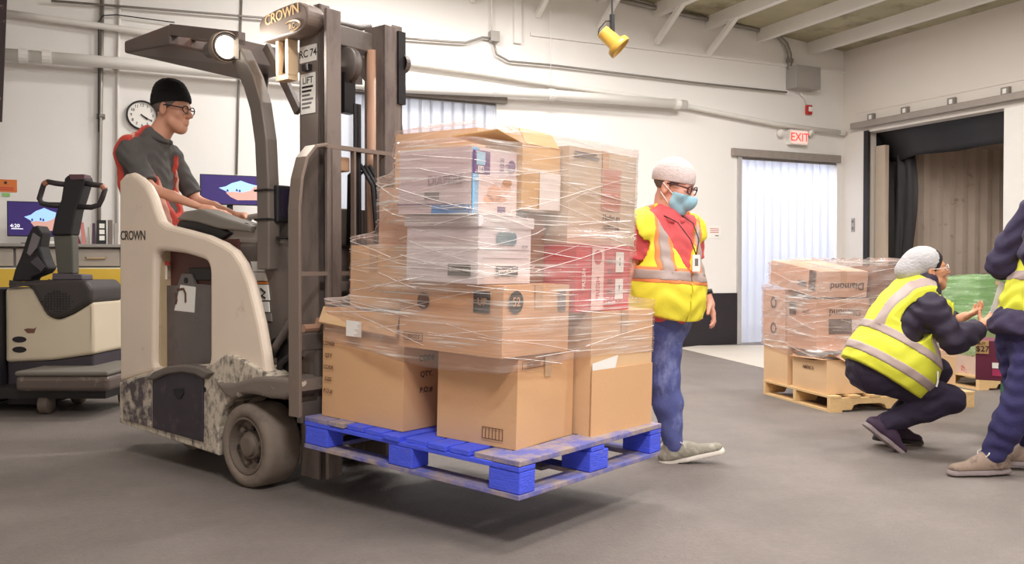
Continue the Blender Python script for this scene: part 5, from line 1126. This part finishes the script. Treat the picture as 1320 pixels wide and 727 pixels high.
    wt = J['wrL'] * .9 + J['elL'] * .1; d_ = nrm(J['wrL'] - J['elL']); MB().lathe(wt, d_, [(-.012, .038), (-.01, .045), (.01, .044), (.012, .036)], 16).build('watch', BLACK, p.root, smooth=True)
build_squatter()

# ------------------------------------------------------------------ 4. the person at the right edge
def build_edge():
    D = 4.7; uu = V3((0, 0, 1)); v = FHV; f = nrm(-RTV - v * .1); r = np.cross(f, uu)
    pel, che = P(1338, 432, D), P(1362, 356, D); up = nrm(che - pel); neck = P(1364, 296, D)
    J = dict(pelvis=pel, chest=che, neck=neck); J['shL'] = P(1356, 304, D) - v * .18; J['shR'] = P(1358, 308, D) + v * .18
    J['elL'] = P(1303, 328, D) - v * .24; J['wrL'] = P(1336, 268, D) - v * .10; J['elR'] = P(1314, 340, D) + v * .16; J['wrR'] = P(1338, 270, D) + v * .06
    J['hipL'] = P(1326, 445, D) - v * .09; J['kneeL'] = P(1303, 522, D) - v * .07; J['ankL'] = P(1279, 588, D)
    J['hipR'] = P(1326, 445, D) + v * .09; J['kneeR'] = P(1336, 520, D) + v * .12; J['ankR'] = P(1352, 585, D) + v * .12
    p = Person('person in navy hoodie, yellow vest and boots standing at the right edge', J, f, up, FZ(1262, 612), tr=1.06, belly=.03)
    head = dict(c=P(1378, 248, D)); head['f'], head['u'] = ortho(-RTV - V3((0, 0, .3)), uu); hs = 1.1
    p.body(SKIN3, head, [hand_prims(J['wrL'], uu + RTV * .3, v, RTV, 1.0), hand_prims(J['wrR'], uu + RTV * .3, -v, RTV, 1.0)], hs)
    tp = p.torso + (p.should[:1] + p.should[2:]); jp = tp + [q for S in 'RL' for q in p.arm[S]] + [('c', che + p.u * .10, neck + p.u * .02, .09, .075, .04)]
    p.cloth('hoodie', jp + [('e', pel + p.f * .04, p.A, (.19, .17, .1), .05)], .034, NAVY2, lambda Dd, Q: np.maximum(Dd, -(((Q - pel) @ p.u) + .045)), .007, .085)
    def vclip(Dd, Q):
        a, ff_, z = p.loc(Q); Dd = np.maximum(Dd, -(z - .065)); Dd = np.maximum(Dd, np.abs(a) - np.where(z > .30, .19, .34)); hole = -(np.sqrt(ff_ ** 2 + ((z - .42) * .7) ** 2) - .10); return np.maximum(Dd, np.where(np.abs(a) > .12, hole, -1))
    ve = p.cloth('vest', tp, .054, HIVIS2, vclip, .007, .09)
    stripes(p, tp, .058, [lambda a, f_, z: np.abs(z - .27) - .028, lambda a, f_, z: np.maximum(np.abs(np.abs(a) - .13) - .028, .27 - z)], REFL, parent=ve, clip=vclip, fold=.007, wl=.09)
    p.cloth('jeans', [q for S in 'RL' for q in p.leg[S]] + p.torso[:1], .020, DENIMD, lambda Dd, Q: np.maximum(Dd, ((Q - pel) @ p.u) - .06), .006, .08)
    shoe(p.root, 'boot', J['ankL'], -RTV - v * .12 + V3((0, 0, -.02)), uu, BOOT, SOLEG, .31, hh=.075, lace=LACEM)
    shoe(p.root, 'boot', J['ankR'], -RTV + v * .2, uu, BOOT, SOLEG, .31)
    cap(p, 'hairnet', head, hs, NETG, .012, .0, .12, head_prims(head['c'], head['f'], head['u'], hs)[0][:1])
build_edge()
# ================================================================== WORK COUNTER AGAINST THE BACK WALL
YF = 9.45
def cx(px_, Y=YF): return WY(px_, 345, Y)[0]
wt = bx('worktop', mat('grey_worktop', (150, 144, 138), .5, var=.06), -4.6, 2.0, YF - .04, YB - .005, 1.285, 1.315, bevel=.004); tag(wt, 'long grey worktop of the tall counter behind the walkie truck', 'worktop')
PANELW = mat('pale_panel', (206, 210, 206), .6, var=.04)
CLEARD = mat('dusty_drawer', (178, 168, 158), .35, var=.12, scale=8)
for k, (x0, x1, lab) in enumerate(((-4.6, -2.4, 'counter unit with yellow band at the far left, cut by the frame'), (-2.4, -.22, 'counter unit with yellow band behind the walkie truck body'), (-.22, 2.0, 'counter unit with yellow band between walkie truck and forklift'))):
    r = empty('counter_unit', at(((x0 + x1) / 2, YF + .3, 0))); tag(r, lab, 'counter', 'counter units along the back wall')
    bx('carcass', PANELW, x0 + .002, x1 - .002, YF + .02, YB - .02, .12, 1.09, r); bx('plinth', BLACK, x0 + .002, x1 - .002, YF + .08, YB - .02, 0, .12, r); bx('kick_gap', BLACK, x0 + .002, x1 - .002, YF + .015, YF + .03, .12, .30, r)
    bx('yellow_band', YELLOW, x0 + .002, x1 - .002, YF - .015, YF + .02, .87, 1.08, r, bevel=.004); bx('front_panel', PANELW, x0 + .01, x1 - .01, YF, YF + .02, .32, .865, r, bevel=.003)
    bx('drawer_case', mat('case_grey', (140, 134, 130), .6), x0 + .002, x1 - .002, YF + .06, YB - .02, 1.09, 1.284, r)
    n = 5
    for i in range(n):
        a0 = x0 + .02 + (x1 - x0 - .04) * i / n; a1 = x0 + .02 + (x1 - x0 - .04) * (i + 1) / n - .02
        d = bx('drawer', CLEARD, a0, a1, YF + .03, YF + .06, 1.105, 1.27, r, bevel=.004); MB().tube([((a0 + a1) / 2 - .09, YF + .03, 1.19), ((a0 + a1) / 2 - .08, YF + .005, 1.18), ((a0 + a1) / 2 + .08, YF + .005, 1.18), ((a0 + a1) / 2 + .09, YF + .03, 1.19)], .008, 6).build('drawer_handle', mat('brass_pull', (196, 168, 130), .4, .3), d)
# monitors
SCRD = emis('screen_dark', (44, 26, 92), .55); SCRB = emis('screen_sky', (150, 190, 246), .8); SCRS = emis('screen_sand', (196, 150, 138), .6); SCRW = emis('screen_white', (240, 240, 250), .9)
def monitor(px0, py0, px1, py1, Y, lab, txt):
    a, b_ = WY(px0, py0, Y), WY(px1, py1, Y); x0, x1, z0, z1 = a[0], b_[0], b_[2], a[2]; w_, h_ = x1 - x0, z1 - z0
    r = empty('monitor', at(((x0 + x1) / 2, Y, 1.315))); tag(r, lab, 'monitor', 'monitors on the counter')
    bx('bezel', BLACK, x0 - .008, x1 + .008, Y, Y + .04, z0 - .01, z1 + .008, r, bevel=.004)
    sc = bx('screen', SCRD, x0, x1, Y - .002, Y, z0, z1, r)
    def poly(name, pts, m, d): MB().raw([(x0 + w_ * u, Y - .002 - d, z0 + h_ * v) for u, v in pts], [tuple(range(len(pts)))]).build(name, m, sc)
    poly('picture', [(.30, .56), (.42, .62), (.52, .74), (.68, .84), (.80, .76), (.92, .70), (1, .68), (1, .35), (.5, .33), (.42, .45)], SCRB, .001)
    poly('picture', [(.42, .40), (.52, .44), (.70, .42), (.85, .50), (.92, .66), (1, .62), (1, .16), (.62, .14), (.5, .25)], SCRS, .0015)
    for u, v in ((.45, .44), (.61, .46), (.66, .44)): poly('picture', [(u - .02, v), (u + .02, v), (u + .012, v + .07), (u - .01, v + .08)], SCRD, .002)
    if txt: text('clock_text', '4:20', h_ * .15, SCRW, frame((x0 + w_ * .13, Y - .005, z0 + h_ * .28), (1, 0, 0), (0, 0, 1), (0, -1, 0)), sc, .008); poly('date_line', [(.06, .185), (.28, .185), (.28, .205), (.06, .205)], SCRW, .002)
    bx('neck', BLACK, (x0 + x1) / 2 - .03, (x0 + x1) / 2 + .03, Y + .04, Y + .07, 1.33, z0 + h_ * .4, r); bx('foot', BLACK, (x0 + x1) / 2 - .12, (x0 + x1) / 2 + .12, Y - .02, Y + .14, 1.316, 1.33, r, bevel=.004)
monitor(10, 260, 79, 304, 9.75, 'monitor showing 4:20 on a dark blue screen behind the walkie truck', True)
monitor(259, 225, 334, 264, 9.75, 'monitor with bright mountain picture beyond the forklift driver', False)
# binders and books on the counter
for i, (p0, p1, top, m, lean, lab) in enumerate(((101, 105, 289, mat('maroon_cover', (120, 40, 50), .6), -.06, 'thin maroon book leaning at the left end of the row'), (106, 111, 287, mat('rose_cover', (206, 130, 126), .6), -.02, 'pink spined folder second in the row'), (113, 115, 293, GREYBOX, 0, 'thin pale grey booklet in the row on the counter'), (116, 118, 289, mat('cream_cover', (206, 198, 186), .6), 0, 'cream booklet left of the black binder'), (119, 123, 288, mat('purple_cover', (70, 50, 72), .6), 0, 'dark purple folder touching the black binder'), (125, 137, 284, BLACK, 0, 'thick black binder with white spine labels on the counter'), (139, 145, 284, mat('grey_cover', (120, 108, 102), .6), 0, 'grey brown binder right of the black binder'), (147, 152, 288, mat('pale_cover', (168, 158, 150), .6), 0, 'pale brown folder at the right end of the row'))):
    a, b_ = WY(p0, top, 9.8), WY(p1, 322, 9.8); o = MB().hexa([(a[0], 9.72, 1.316), (b_[0], 9.72, 1.316), (b_[0], 9.95, 1.316), (a[0], 9.95, 1.316), (a[0] + lean, 9.72, a[2]), (b_[0] + lean, 9.72, a[2]), (b_[0] + lean, 9.95, a[2]), (a[0] + lean, 9.95, a[2])]).build('binder' if p1 - p0 > 4 else 'book', m, None); tag(o, lab, 'binder', 'books and binders on the counter')
    if i == 5:
        for z in (1.36, 1.42, 1.48): bx('spine_label', PLASTW, a[0] + .02, b_[0] - .015, 9.716, 9.72, z, z + .045, o)
c = WY(62, 315, 9.6); o = MB().hexa([(c[0] - .12, 9.5, 1.316), (c[0] + .12, 9.5, 1.316), (c[0] + .12, 9.72, 1.316), (c[0] - .12, 9.72, 1.316), (c[0] - .1, 9.52, 1.335), (c[0] + .1, 9.5, 1.34), (c[0] + .12, 9.72, 1.335), (c[0] - .12, 9.7, 1.34)]).build('paper_stack', PLASTW, None); tag(o, 'small stack of white papers under the dark monitor', 'papers')
c = WY(300, 275, 9.6); o = bx('paper_tray', PLASTW, c[0] - .2, c[0] + .35, 9.5, 9.75, 1.316, 1.40, bevel=.01); tag(o, 'white paper tray on the counter below the second monitor', 'tray')
a, b_ = WY(-30, 230, YB), WY(22, 248, YB); o = bx('orange_notice', mat('orange_paper', (216, 122, 62), .7, var=.05), a[0], b_[0], YB - .004, YB, b_[2], a[2]); tag(o, 'orange warning notice on the wall above the left monitor', 'notice')
MB().raw([(b_[0] - .10 + .022 * math.sin(q * math.pi / 5 * 1.0) * (1 if q % 2 == 0 else .45), YB - .0045, (a[2] + b_[2]) / 2 + .03 + .022 * math.cos(q * math.pi / 5) * (1 if q % 2 == 0 else .45)) for q in range(10)], [tuple(range(10))]).build('star', INK, o)
for dz in (-.025, -.045): bx('print_line', REDP, b_[0] - .17, b_[0] - .03, YB - .0045, YB - .004, (a[2] + b_[2]) / 2 + dz, (a[2] + b_[2]) / 2 + dz + .01, o)
c = WY(7, 250, YB - .006); o = bx('sticky_note', mat('green_note', (150, 200, 120), .7), c[0] - .03, c[0] + .04, YB - .007, YB - .0045, c[2] - .025, c[2] + .01); tag(o, 'green sticky note under the orange notice', 'note')
# dark board at the top left edge
Yd = 9.0; q = [WY(-60, -30, Yd), WY(10, -30, Yd), WY(2.5, 157, Yd), WY(-60, 152, Yd)]
hb = MB().hexa([tuple(q[3]), tuple(q[2]), tuple(q[2] + (0, .03, 0)), tuple(q[3] + (0, .03, 0)), tuple(q[0]), tuple(q[1]), tuple(q[1] + (0, .03, 0)), tuple(q[0] + (0, .03, 0))]).build('hanging_banner', mat('dark_brown_vinyl', (58, 46, 48), .7, var=.3, scale=7, wear=((150, 120, 110), .58, .66, 9)), None); tag(hb, 'dark hanging banner cut off at the upper left edge', 'banner')

# ================================================================== WALKIE RIDER TRUCK AT THE LEFT
DW = 6.9; KW = DW / F
O_ = CAM + FHV * DW + RTV * ((66 - 660) * KW); O_ = V3((O_[0], O_[1], 0)); WM = frame(O_, RTV, FHV)
def wl(px_, py_): return ((px_ - 66) * KW, CH - (py_ - YH) * KW)
wk = empty('walkie_pallet_truck', WM); tag(wk, 'cream and black walkie pallet truck with raised steering handle at the left', 'pallet truck')
def Wb(b, name, m, parent=None, **k): return b.build(name, m, parent or wk, WM, **k)
CRW = mat('walkie_cream', (206, 192, 168), .45, var=.06, scale=4, wear=((104, 76, 62), .70, .74, 6))
pf = lambda pts: [wl(*q) for q in pts]
Wb(shift(profile(rounded(pf([(10, 372), (44, 370), (54, 388), (64, 406), (78, 412), (98, 404), (124, 388), (125, 456), (70, 464), (10, 467)]), .03, 3), [], .55, .03), dy=-.05), 'body_shell', CRW)
cvr = Wb(shift(profile(rounded(pf([(13, 366), (50, 361), (116, 361), (124, 372), (123, 388), (97, 404), (78, 411), (65, 405), (55, 387), (46, 370)]), .03, 3), [], .57, .035), dy=-.075), 'top_cover', mat('black_cover', (58, 52, 52), .5, var=.15))
g = MB()
for i in range(11):
    for j in range(9):
        u, v = (i - 5) / 5, (j - 4) / 4
        if u * u + v * v < 1.05: x, z = wl(80 + u * 19, 388 + v * 13); g.box(x - .004, x + .004, -.083, -.074, z - .004, z + .004)
tag(Wb(g, 'grille_dots', BLACK, cvr), kind='stuff')
for py_ in (437, 450):
    x, z = wl(29, py_); b = MB(); n = 20; b.raw([(x + .055 * math.cos(2 * math.pi * k / n), -.053, z + .024 * math.sin(2 * math.pi * k / n)) for k in range(n)], [tuple(range(n))]); Wb(b, 'vent_slot', BLACK)
x, z = wl(43, 424); Wb(MB().raw([(x - .05, -.0525, z), (x - .02, -.0525, z - .03), (x + .03, -.0525, z - .028), (x + .05, -.0525, z + .02), (x + .03, -.0525, z + .005), (x - .02, -.0525, z + .008)], [(0, 1, 2, 3, 4, 5)]), 'rust_scuff', mat('rust_scuff', (112, 76, 60), .8))
Wb(shift(profile(pf([(11, 466), (70, 464), (122, 457), (122, 478), (70, 500), (60, 522), (11, 522)]), [], .5, .015), dy=-.03), 'base_skirt', mat('dark_purple_base', (56, 48, 56), .6, var=.2))
Wb(MB().box(-.06, .62, -.42, .38, .30, .335), 'platform_mat', mat('platform_rubber', (112, 106, 98), .7, var=.1), bevel=.015)
Wb(MB().box(-.05, .63, -.43, .39, .19, .30), 'platform', mat('scraped_steel', (104, 92, 86), .4, .4, var=.2, wear=((160, 146, 134), .56, .7, 8)), bevel=.03, seg=3)
for x, y in ((.05, -.25), (.05, .25), (.45, .2)): Wb(MB().lathe((x, y, .075), (1, 0, 0), [(0, 0), (0, .07), (.01, .075), (.06, .075), (.07, .07), (.07, 0)], 20), 'caster', HUBM, smooth=True)
Wb(MB().box(-.30, .55, -.3, .3, .12, .2), 'undercarriage', BLKM)
Wb(MB().box(-.75, -.34, -.12, .5, .06, .93), 'battery_case', BLACK, bevel=.02)
# steering column with handle loops
Wb(MB().prism(pf([(69, 352), (107, 354), (108, 361), (68, 361)]), -.02, .16), 'column_base', mat('base_bracket', (92, 84, 92), .4, .3), bevel=.008)
Wb(MB().prism(pf([(67, 303), (92, 303), (93, 353), (72, 353)]), .02, .12), 'column_lower', mat('column_grey', (84, 82, 74), .55), bevel=.01)
head_ = Wb(MB().prism(pf([(66, 303), (72, 275), (79, 258), (82, 240), (84, 230), (88, 226), (109, 226), (111, 232), (104, 255), (98, 272), (92, 303)]), .0, .14), 'column_head', BLACK, bevel=.012)
Wb(MB().prism(pf([(90, 225), (110, 225), (110, 231), (93, 232)]), -.005, .1), 'display', mat('maroon_cap', (92, 60, 66), .4), head_)
for pts in ([(86, 238), (70, 236), (60, 234), (55, 237), (52, 246), (49, 256), (52, 262), (62, 264), (80, 265)], [(108, 236), (120, 238), (130, 239), (134, 244), (130, 256), (126, 264), (116, 267), (98, 266)]):
    Wb(MB().tube([(wl(*q)[0], .03, wl(*q)[1]) for q in pts], .021, 8), 'grip_loop', mat('black_grip', (48, 42, 44), .6), head_, smooth=True)
    q = pts[3]; Wb(MB().tube([(wl(*pts[2])[0], .03, wl(*pts[2])[1]), (wl(*q)[0], .03, wl(*q)[1])], .023, 8), 'grip_end', mat('copper_cap', (170, 112, 86), .5), head_)
Wb(MB().prism(pf([(10, 363), (14, 348), (22, 330), (30, 306), (37, 292), (45, 290), (50, 299), (47, 318), (52, 334), (57, 346), (52, 352), (36, 358), (34, 363)]), .05, .2), 'lift_console', BLACK, bevel=.012)
Wb(MB().prism(pf([(40, 300), (48, 306), (44, 320), (36, 330), (32, 326)]), .03, .06), 'console_trim', mat('grey_trim', (110, 104, 108), .4)); Wb(MB().prism(pf([(36, 338), (45, 330), (55, 344), (50, 350)]), .035, .06), 'console_panel', mat('panel_grey', (70, 66, 70), .4))

# ================================================================== WOODEN PALLET WITH WRAPPED CARTONS
def pallet_frame(o):
    xp = nrm((.976, -.22, 0)); yp = V3((-xp[1], xp[0], 0)); return frame(o, -yp, xp)       # x runs towards the viewer (minus depth), y to the right
def wood_pallet(M_, lp, lq, label):
    r = empty('wooden_pallet', M_ @ Matrix.Translation((-lq / 2, lp / 2, 0))); ROOTM[r.name] = M_ @ Matrix.Translation((-lq / 2, lp / 2, 0)); tag(r, label, 'pallet', 'wooden pallets on the floor')
    for q in (0, lq / 2 - .02, lq - .04):
        prof = [(0, .016), (.18, .016), (.20, .05), (.24, .06), (.42, .06), (.46, .05), (.48, .016), (lp - .48, .016), (lp - .46, .05), (lp - .42, .06), (lp - .24, .06), (lp - .2, .05), (lp - .18, .016), (lp, .016), (lp, .106), (0, .106)]
        b = MB().prism(prof, 0, .04); b.v = [(-q - v[1], v[0], v[2]) for v in b.v]; b.build('stringer', PINE, r, M_)
    n = 8
    for i in range(n):
        p0 = (lp - .09) * i / (n - 1); bx('deck_board', PINE, -lq, .004, p0, p0 + .09 + R.uniform(-.008, .008), .107, .124, r, M_)
    for p0 in (0, lp / 2 - .05, lp - .1): bx('bottom_board', PINE, -lq, .004, p0, p0 + .1, 0, .015, r, M_)
    return r
P2 = pallet_frame((4.997, 5.061, 0)); wood_pallet(P2, 1.25, 1.03, 'pale wooden stringer pallet beside the squatting woman')
REG2 = []; g2 = 'cartons on the wooden pallet'
def c2(label, m, q, p, z, lq, lp, h, **k): return carton('carton', label, m, -q, p, z, lq, lp, h, group=g2, base=P2, reg=REG2, **k)
c2('bottom corner carton of the wooden pallet next to the gap', CARD2, .66, .02, .126, .40, .5, .34)
r, f = c2('crushed open carton at the near corner of the wooden pallet', CARD2, .08, .02, .126, .50, .62, .27, flaps=False, sag=.03)
MB().hexa([(-.50, -.005, .24), (0, -.005, .26), (0, .12, .25), (-.50, .10, .245), (-.50, -.03, .25), (.0, -.04, .265), (.02, .14, .262), (-.5, .12, .252)]).build('crushed_flap', CARD2, r, f)
rows = [[(-.5 + .54 * i / 6, .62 * j / 8, .262 + .03 * math.sin(i * 1.3 + j * .9) + .02 * math.cos(j * 1.7)) for i in range(7)] for j in range(9)]
MB().grid(rows).build('crumpled_paper', CARD3, r, f, smooth=True)
text('print', 'AMERICA', .04, INKB, onL(f, -.25, .18), r, .004)
r, f = c2('small carton with a ring mark, lower one of the narrow left column', CARD3, .70, .02, .47, .37, .45, .21); MB().lathe((-.18, -.009, .11), (0, 1, 0), [(0, .03), (0, .05)], 18).build('ring_mark', INKB, r, f)
r, f = c2('small carton with a ring mark, top of the narrow left column', CARD3, .70, .02, .684, .37, .45, .21); MB().lathe((-.18, -.009, .11), (0, 1, 0), [(0, .03), (0, .05)], 18).build('ring_mark', INKB, r, f)
r, f = c2('carton printed Diamond upside down, in the middle of the wooden pallet stack', CARD3, .24, .03, .44, .45, .46, .40)
text('print', 'Diamond', .075, INK, onR(f, .24, .30, math.pi), r, .006); rectR(f, r, .10, .30, .13, .25, INKB); rectR(f, r, .30, .40, .16, .24, PLASTW, 'label'); rectL(f, r, -.40, -.30, .27, .37, INKB); text('print', 'print', .05, INKB, onL(f, -.15, .30, math.pi), r)
c2('carton at the right of the wooden pallet stack behind the woman', CARD3, .2, .51, .44, .5, .48, .40)
c2('lower right carton on the wooden pallet behind the woman', CARD2, .1, .66, .126, .5, .5, .31)
r, f = c2('long carton tilted on top of the wooden pallet stack', CARD3, .24, .03, .858, .74, .43, .20, pitch=.13)
text('print', 'Diamond', .08, INK, onR(f, .25, .09, math.pi), r, .006); rectL(f, r, -.12, -.03, .05, .20, INKB); rectL(f, r, -.28, -.16, .06, .10, INKG)
r, f = c2('carton at the top right of the wooden pallet stack', CARD5, .16, .49, .848, .6, .46, .25)
c2('second carton at the back of the wooden pallet top layer', CARD3, .78, .50, .60, .26, .44, .22)
FILM2 = film('stretch_film_hazy', (250, 240, 238), .26, .9, scl=(2.2, 2.2, 36), rot=(.5, -.35, 0))
stretch_wrap(REG2, P2, .40, 1.14, 60, FILM2, 'hazy stretch film around the cartons on the wooden pallet', pad=.05, seedk=2, wr=.010, sag=.03, strands=90)

# ================================================================== GREEN WRAPPED PALLET BY THE DOCK
P3 = pallet_frame((7.10, 5.42, 0)); wood_pallet(P3, 1.2, 1.0, 'low wooden pallet under the green wrapped stack')
REG3 = []; g3 = 'cartons on the green wrapped pallet'
GRC = mat('green_tinted_carton', (176, 200, 156), .8, var=.1, scale=5); PKC = mat('pink_carton', (206, 176, 158), .8, var=.15, scale=9, wear=((190, 70, 70), .60, .66, 14))
def c3(label, m, q, p, z, lq, lp, h, **k): return carton('carton', label, m, -q, p, z, lq, lp, h, group=g3, base=P3, reg=REG3, **k)
c3('pale carton with red print at the left foot of the green stack', PKC, .04, .02, .126, .46, .4, .38); c3('pale carton with red print in the middle of the green stack foot', PKC, .04, .43, .126, .46, .36, .38); c3('pale carton at the right foot of the green stack', PKC, .04, .80, .126, .46, .36, .38)
for i in range(3):
    for j in range(2): c3(['left', 'middle', 'right'][i] + ' green carton in the ' + ['lower', 'upper'][j] + ' green layer by the dock', GRC, .04, .02 + .39 * i, .51 + .245 * j, .46, .385, .238)
FILM3 = film('green_film', (206, 232, 196), .42, .7, white=(198, 222, 182), scl=(4, 4, 40))
stretch_wrap(REG3, P3, .30, 1.0, 40, FILM3, 'green tinted stretch film around the stack by the dock', pad=.05, seedk=5, wr=.008)

# ================================================================== CASES AND CLIPBOARD AT THE RIGHT EDGE
DM = 5.65; KM = DM / F; OM = CAM + FHV * DM + RTV * ((1300 - 660) * KM); OM = V3((OM[0], OM[1], 0)); MM = frame(OM, nrm(RTV * .87 - FHV * .49), nrm(FHV * .87 + RTV * .49))
def ml(px_, py_): return ((px_ - 1300) * KM, CH - (py_ - YH) * KM)
MAR = mat('maroon_case', (104, 34, 60), .6, var=.1)
a, b_ = ml(1263, 440), ml(1345, 492)
r = empty('drinks_case', MM @ Matrix.Translation((0, .1, b_[1]))); ROOTM[r.name] = MM @ Matrix.Translation((0, .1, b_[1])); tag(r, 'maroon case with a $27 price card behind the standing person', 'box')
bx('case_body', MAR, a[0], b_[0], 0, .3, b_[1], a[1], r, MM, bevel=.004)
pc = bx('price_card', mat('kraft_card', (190, 150, 100), .7), a[0] + .002, a[0] + .075, -.006, 0, a[1] - .085, a[1] - .0, r, MM); text('price_text', '$27', .05, INK, MM @ frame((a[0] + .04, -.008, a[1] - .055), (1, 0, 0), (0, 0, 1), (0, -1, 0)), pc, .01); text('price_text', 'BUY', .024, INK, MM @ frame((a[0] + .035, -.008, a[1] - .02), (1, 0, 0), (0, 0, 1), (0, -1, 0)), pc, .008)
bx('label', PLASTW, a[0] + .095, a[0] + .155, -.004, 0, b_[1] + .08, b_[1] + .115, r, MM); bx('label_band', mat('magenta_print', (170, 50, 90), .6), a[0] + .095, a[0] + .18, -.004, 0, b_[1] + .03, b_[1] + .075, r, MM)
a, b_ = ml(1292, 493), ml(1380, 566)
r = empty('produce_case', MM @ Matrix.Translation((0, .1, 0))); ROOTM[r.name] = MM @ Matrix.Translation((0, .1, 0)); tag(r, 'green and magenta case on the floor under the maroon case', 'box')
bx('case_body', mat('green_case', (70, 110, 86), .6, var=.12), a[0], b_[0], 0, .35, .0, a[1] - .004, r, MM, bevel=.004); bx('magenta_band', mat('magenta_band', (176, 46, 92), .6), a[0] - .002, b_[0], -.004, 0, .03, .16, r, MM)
q = ml(1312, 552); pc = bx('price_card', mat('pale_card', (214, 204, 160), .7), q[0] - .03, q[0] + .06, -.008, -.004, q[1] - .035, q[1] + .03, r, MM); text('price_text', '6.9', .04, INK, MM @ frame((q[0] + .01, -.009, q[1]), (1, 0, 0), (0, 0, 1), (0, -1, 0)), pc, .008)
c = P(1291, 383, 4.85); o = MB().hexa([tuple(c + RTV * x + V3((0, 0, z)) + FHV * y) for z in (-.085, .085) for x, y in ((-.035 + z * .3, 0), (.05 + z * .3, 0), (.05 + z * .3, .004), (-.035 + z * .3, .004))]).build('paper_sheet', mat('lilac_paper', (206, 198, 210), .7, var=.04), None); tag(o, 'pale sheet of paper held in front of the standing person', 'paper')
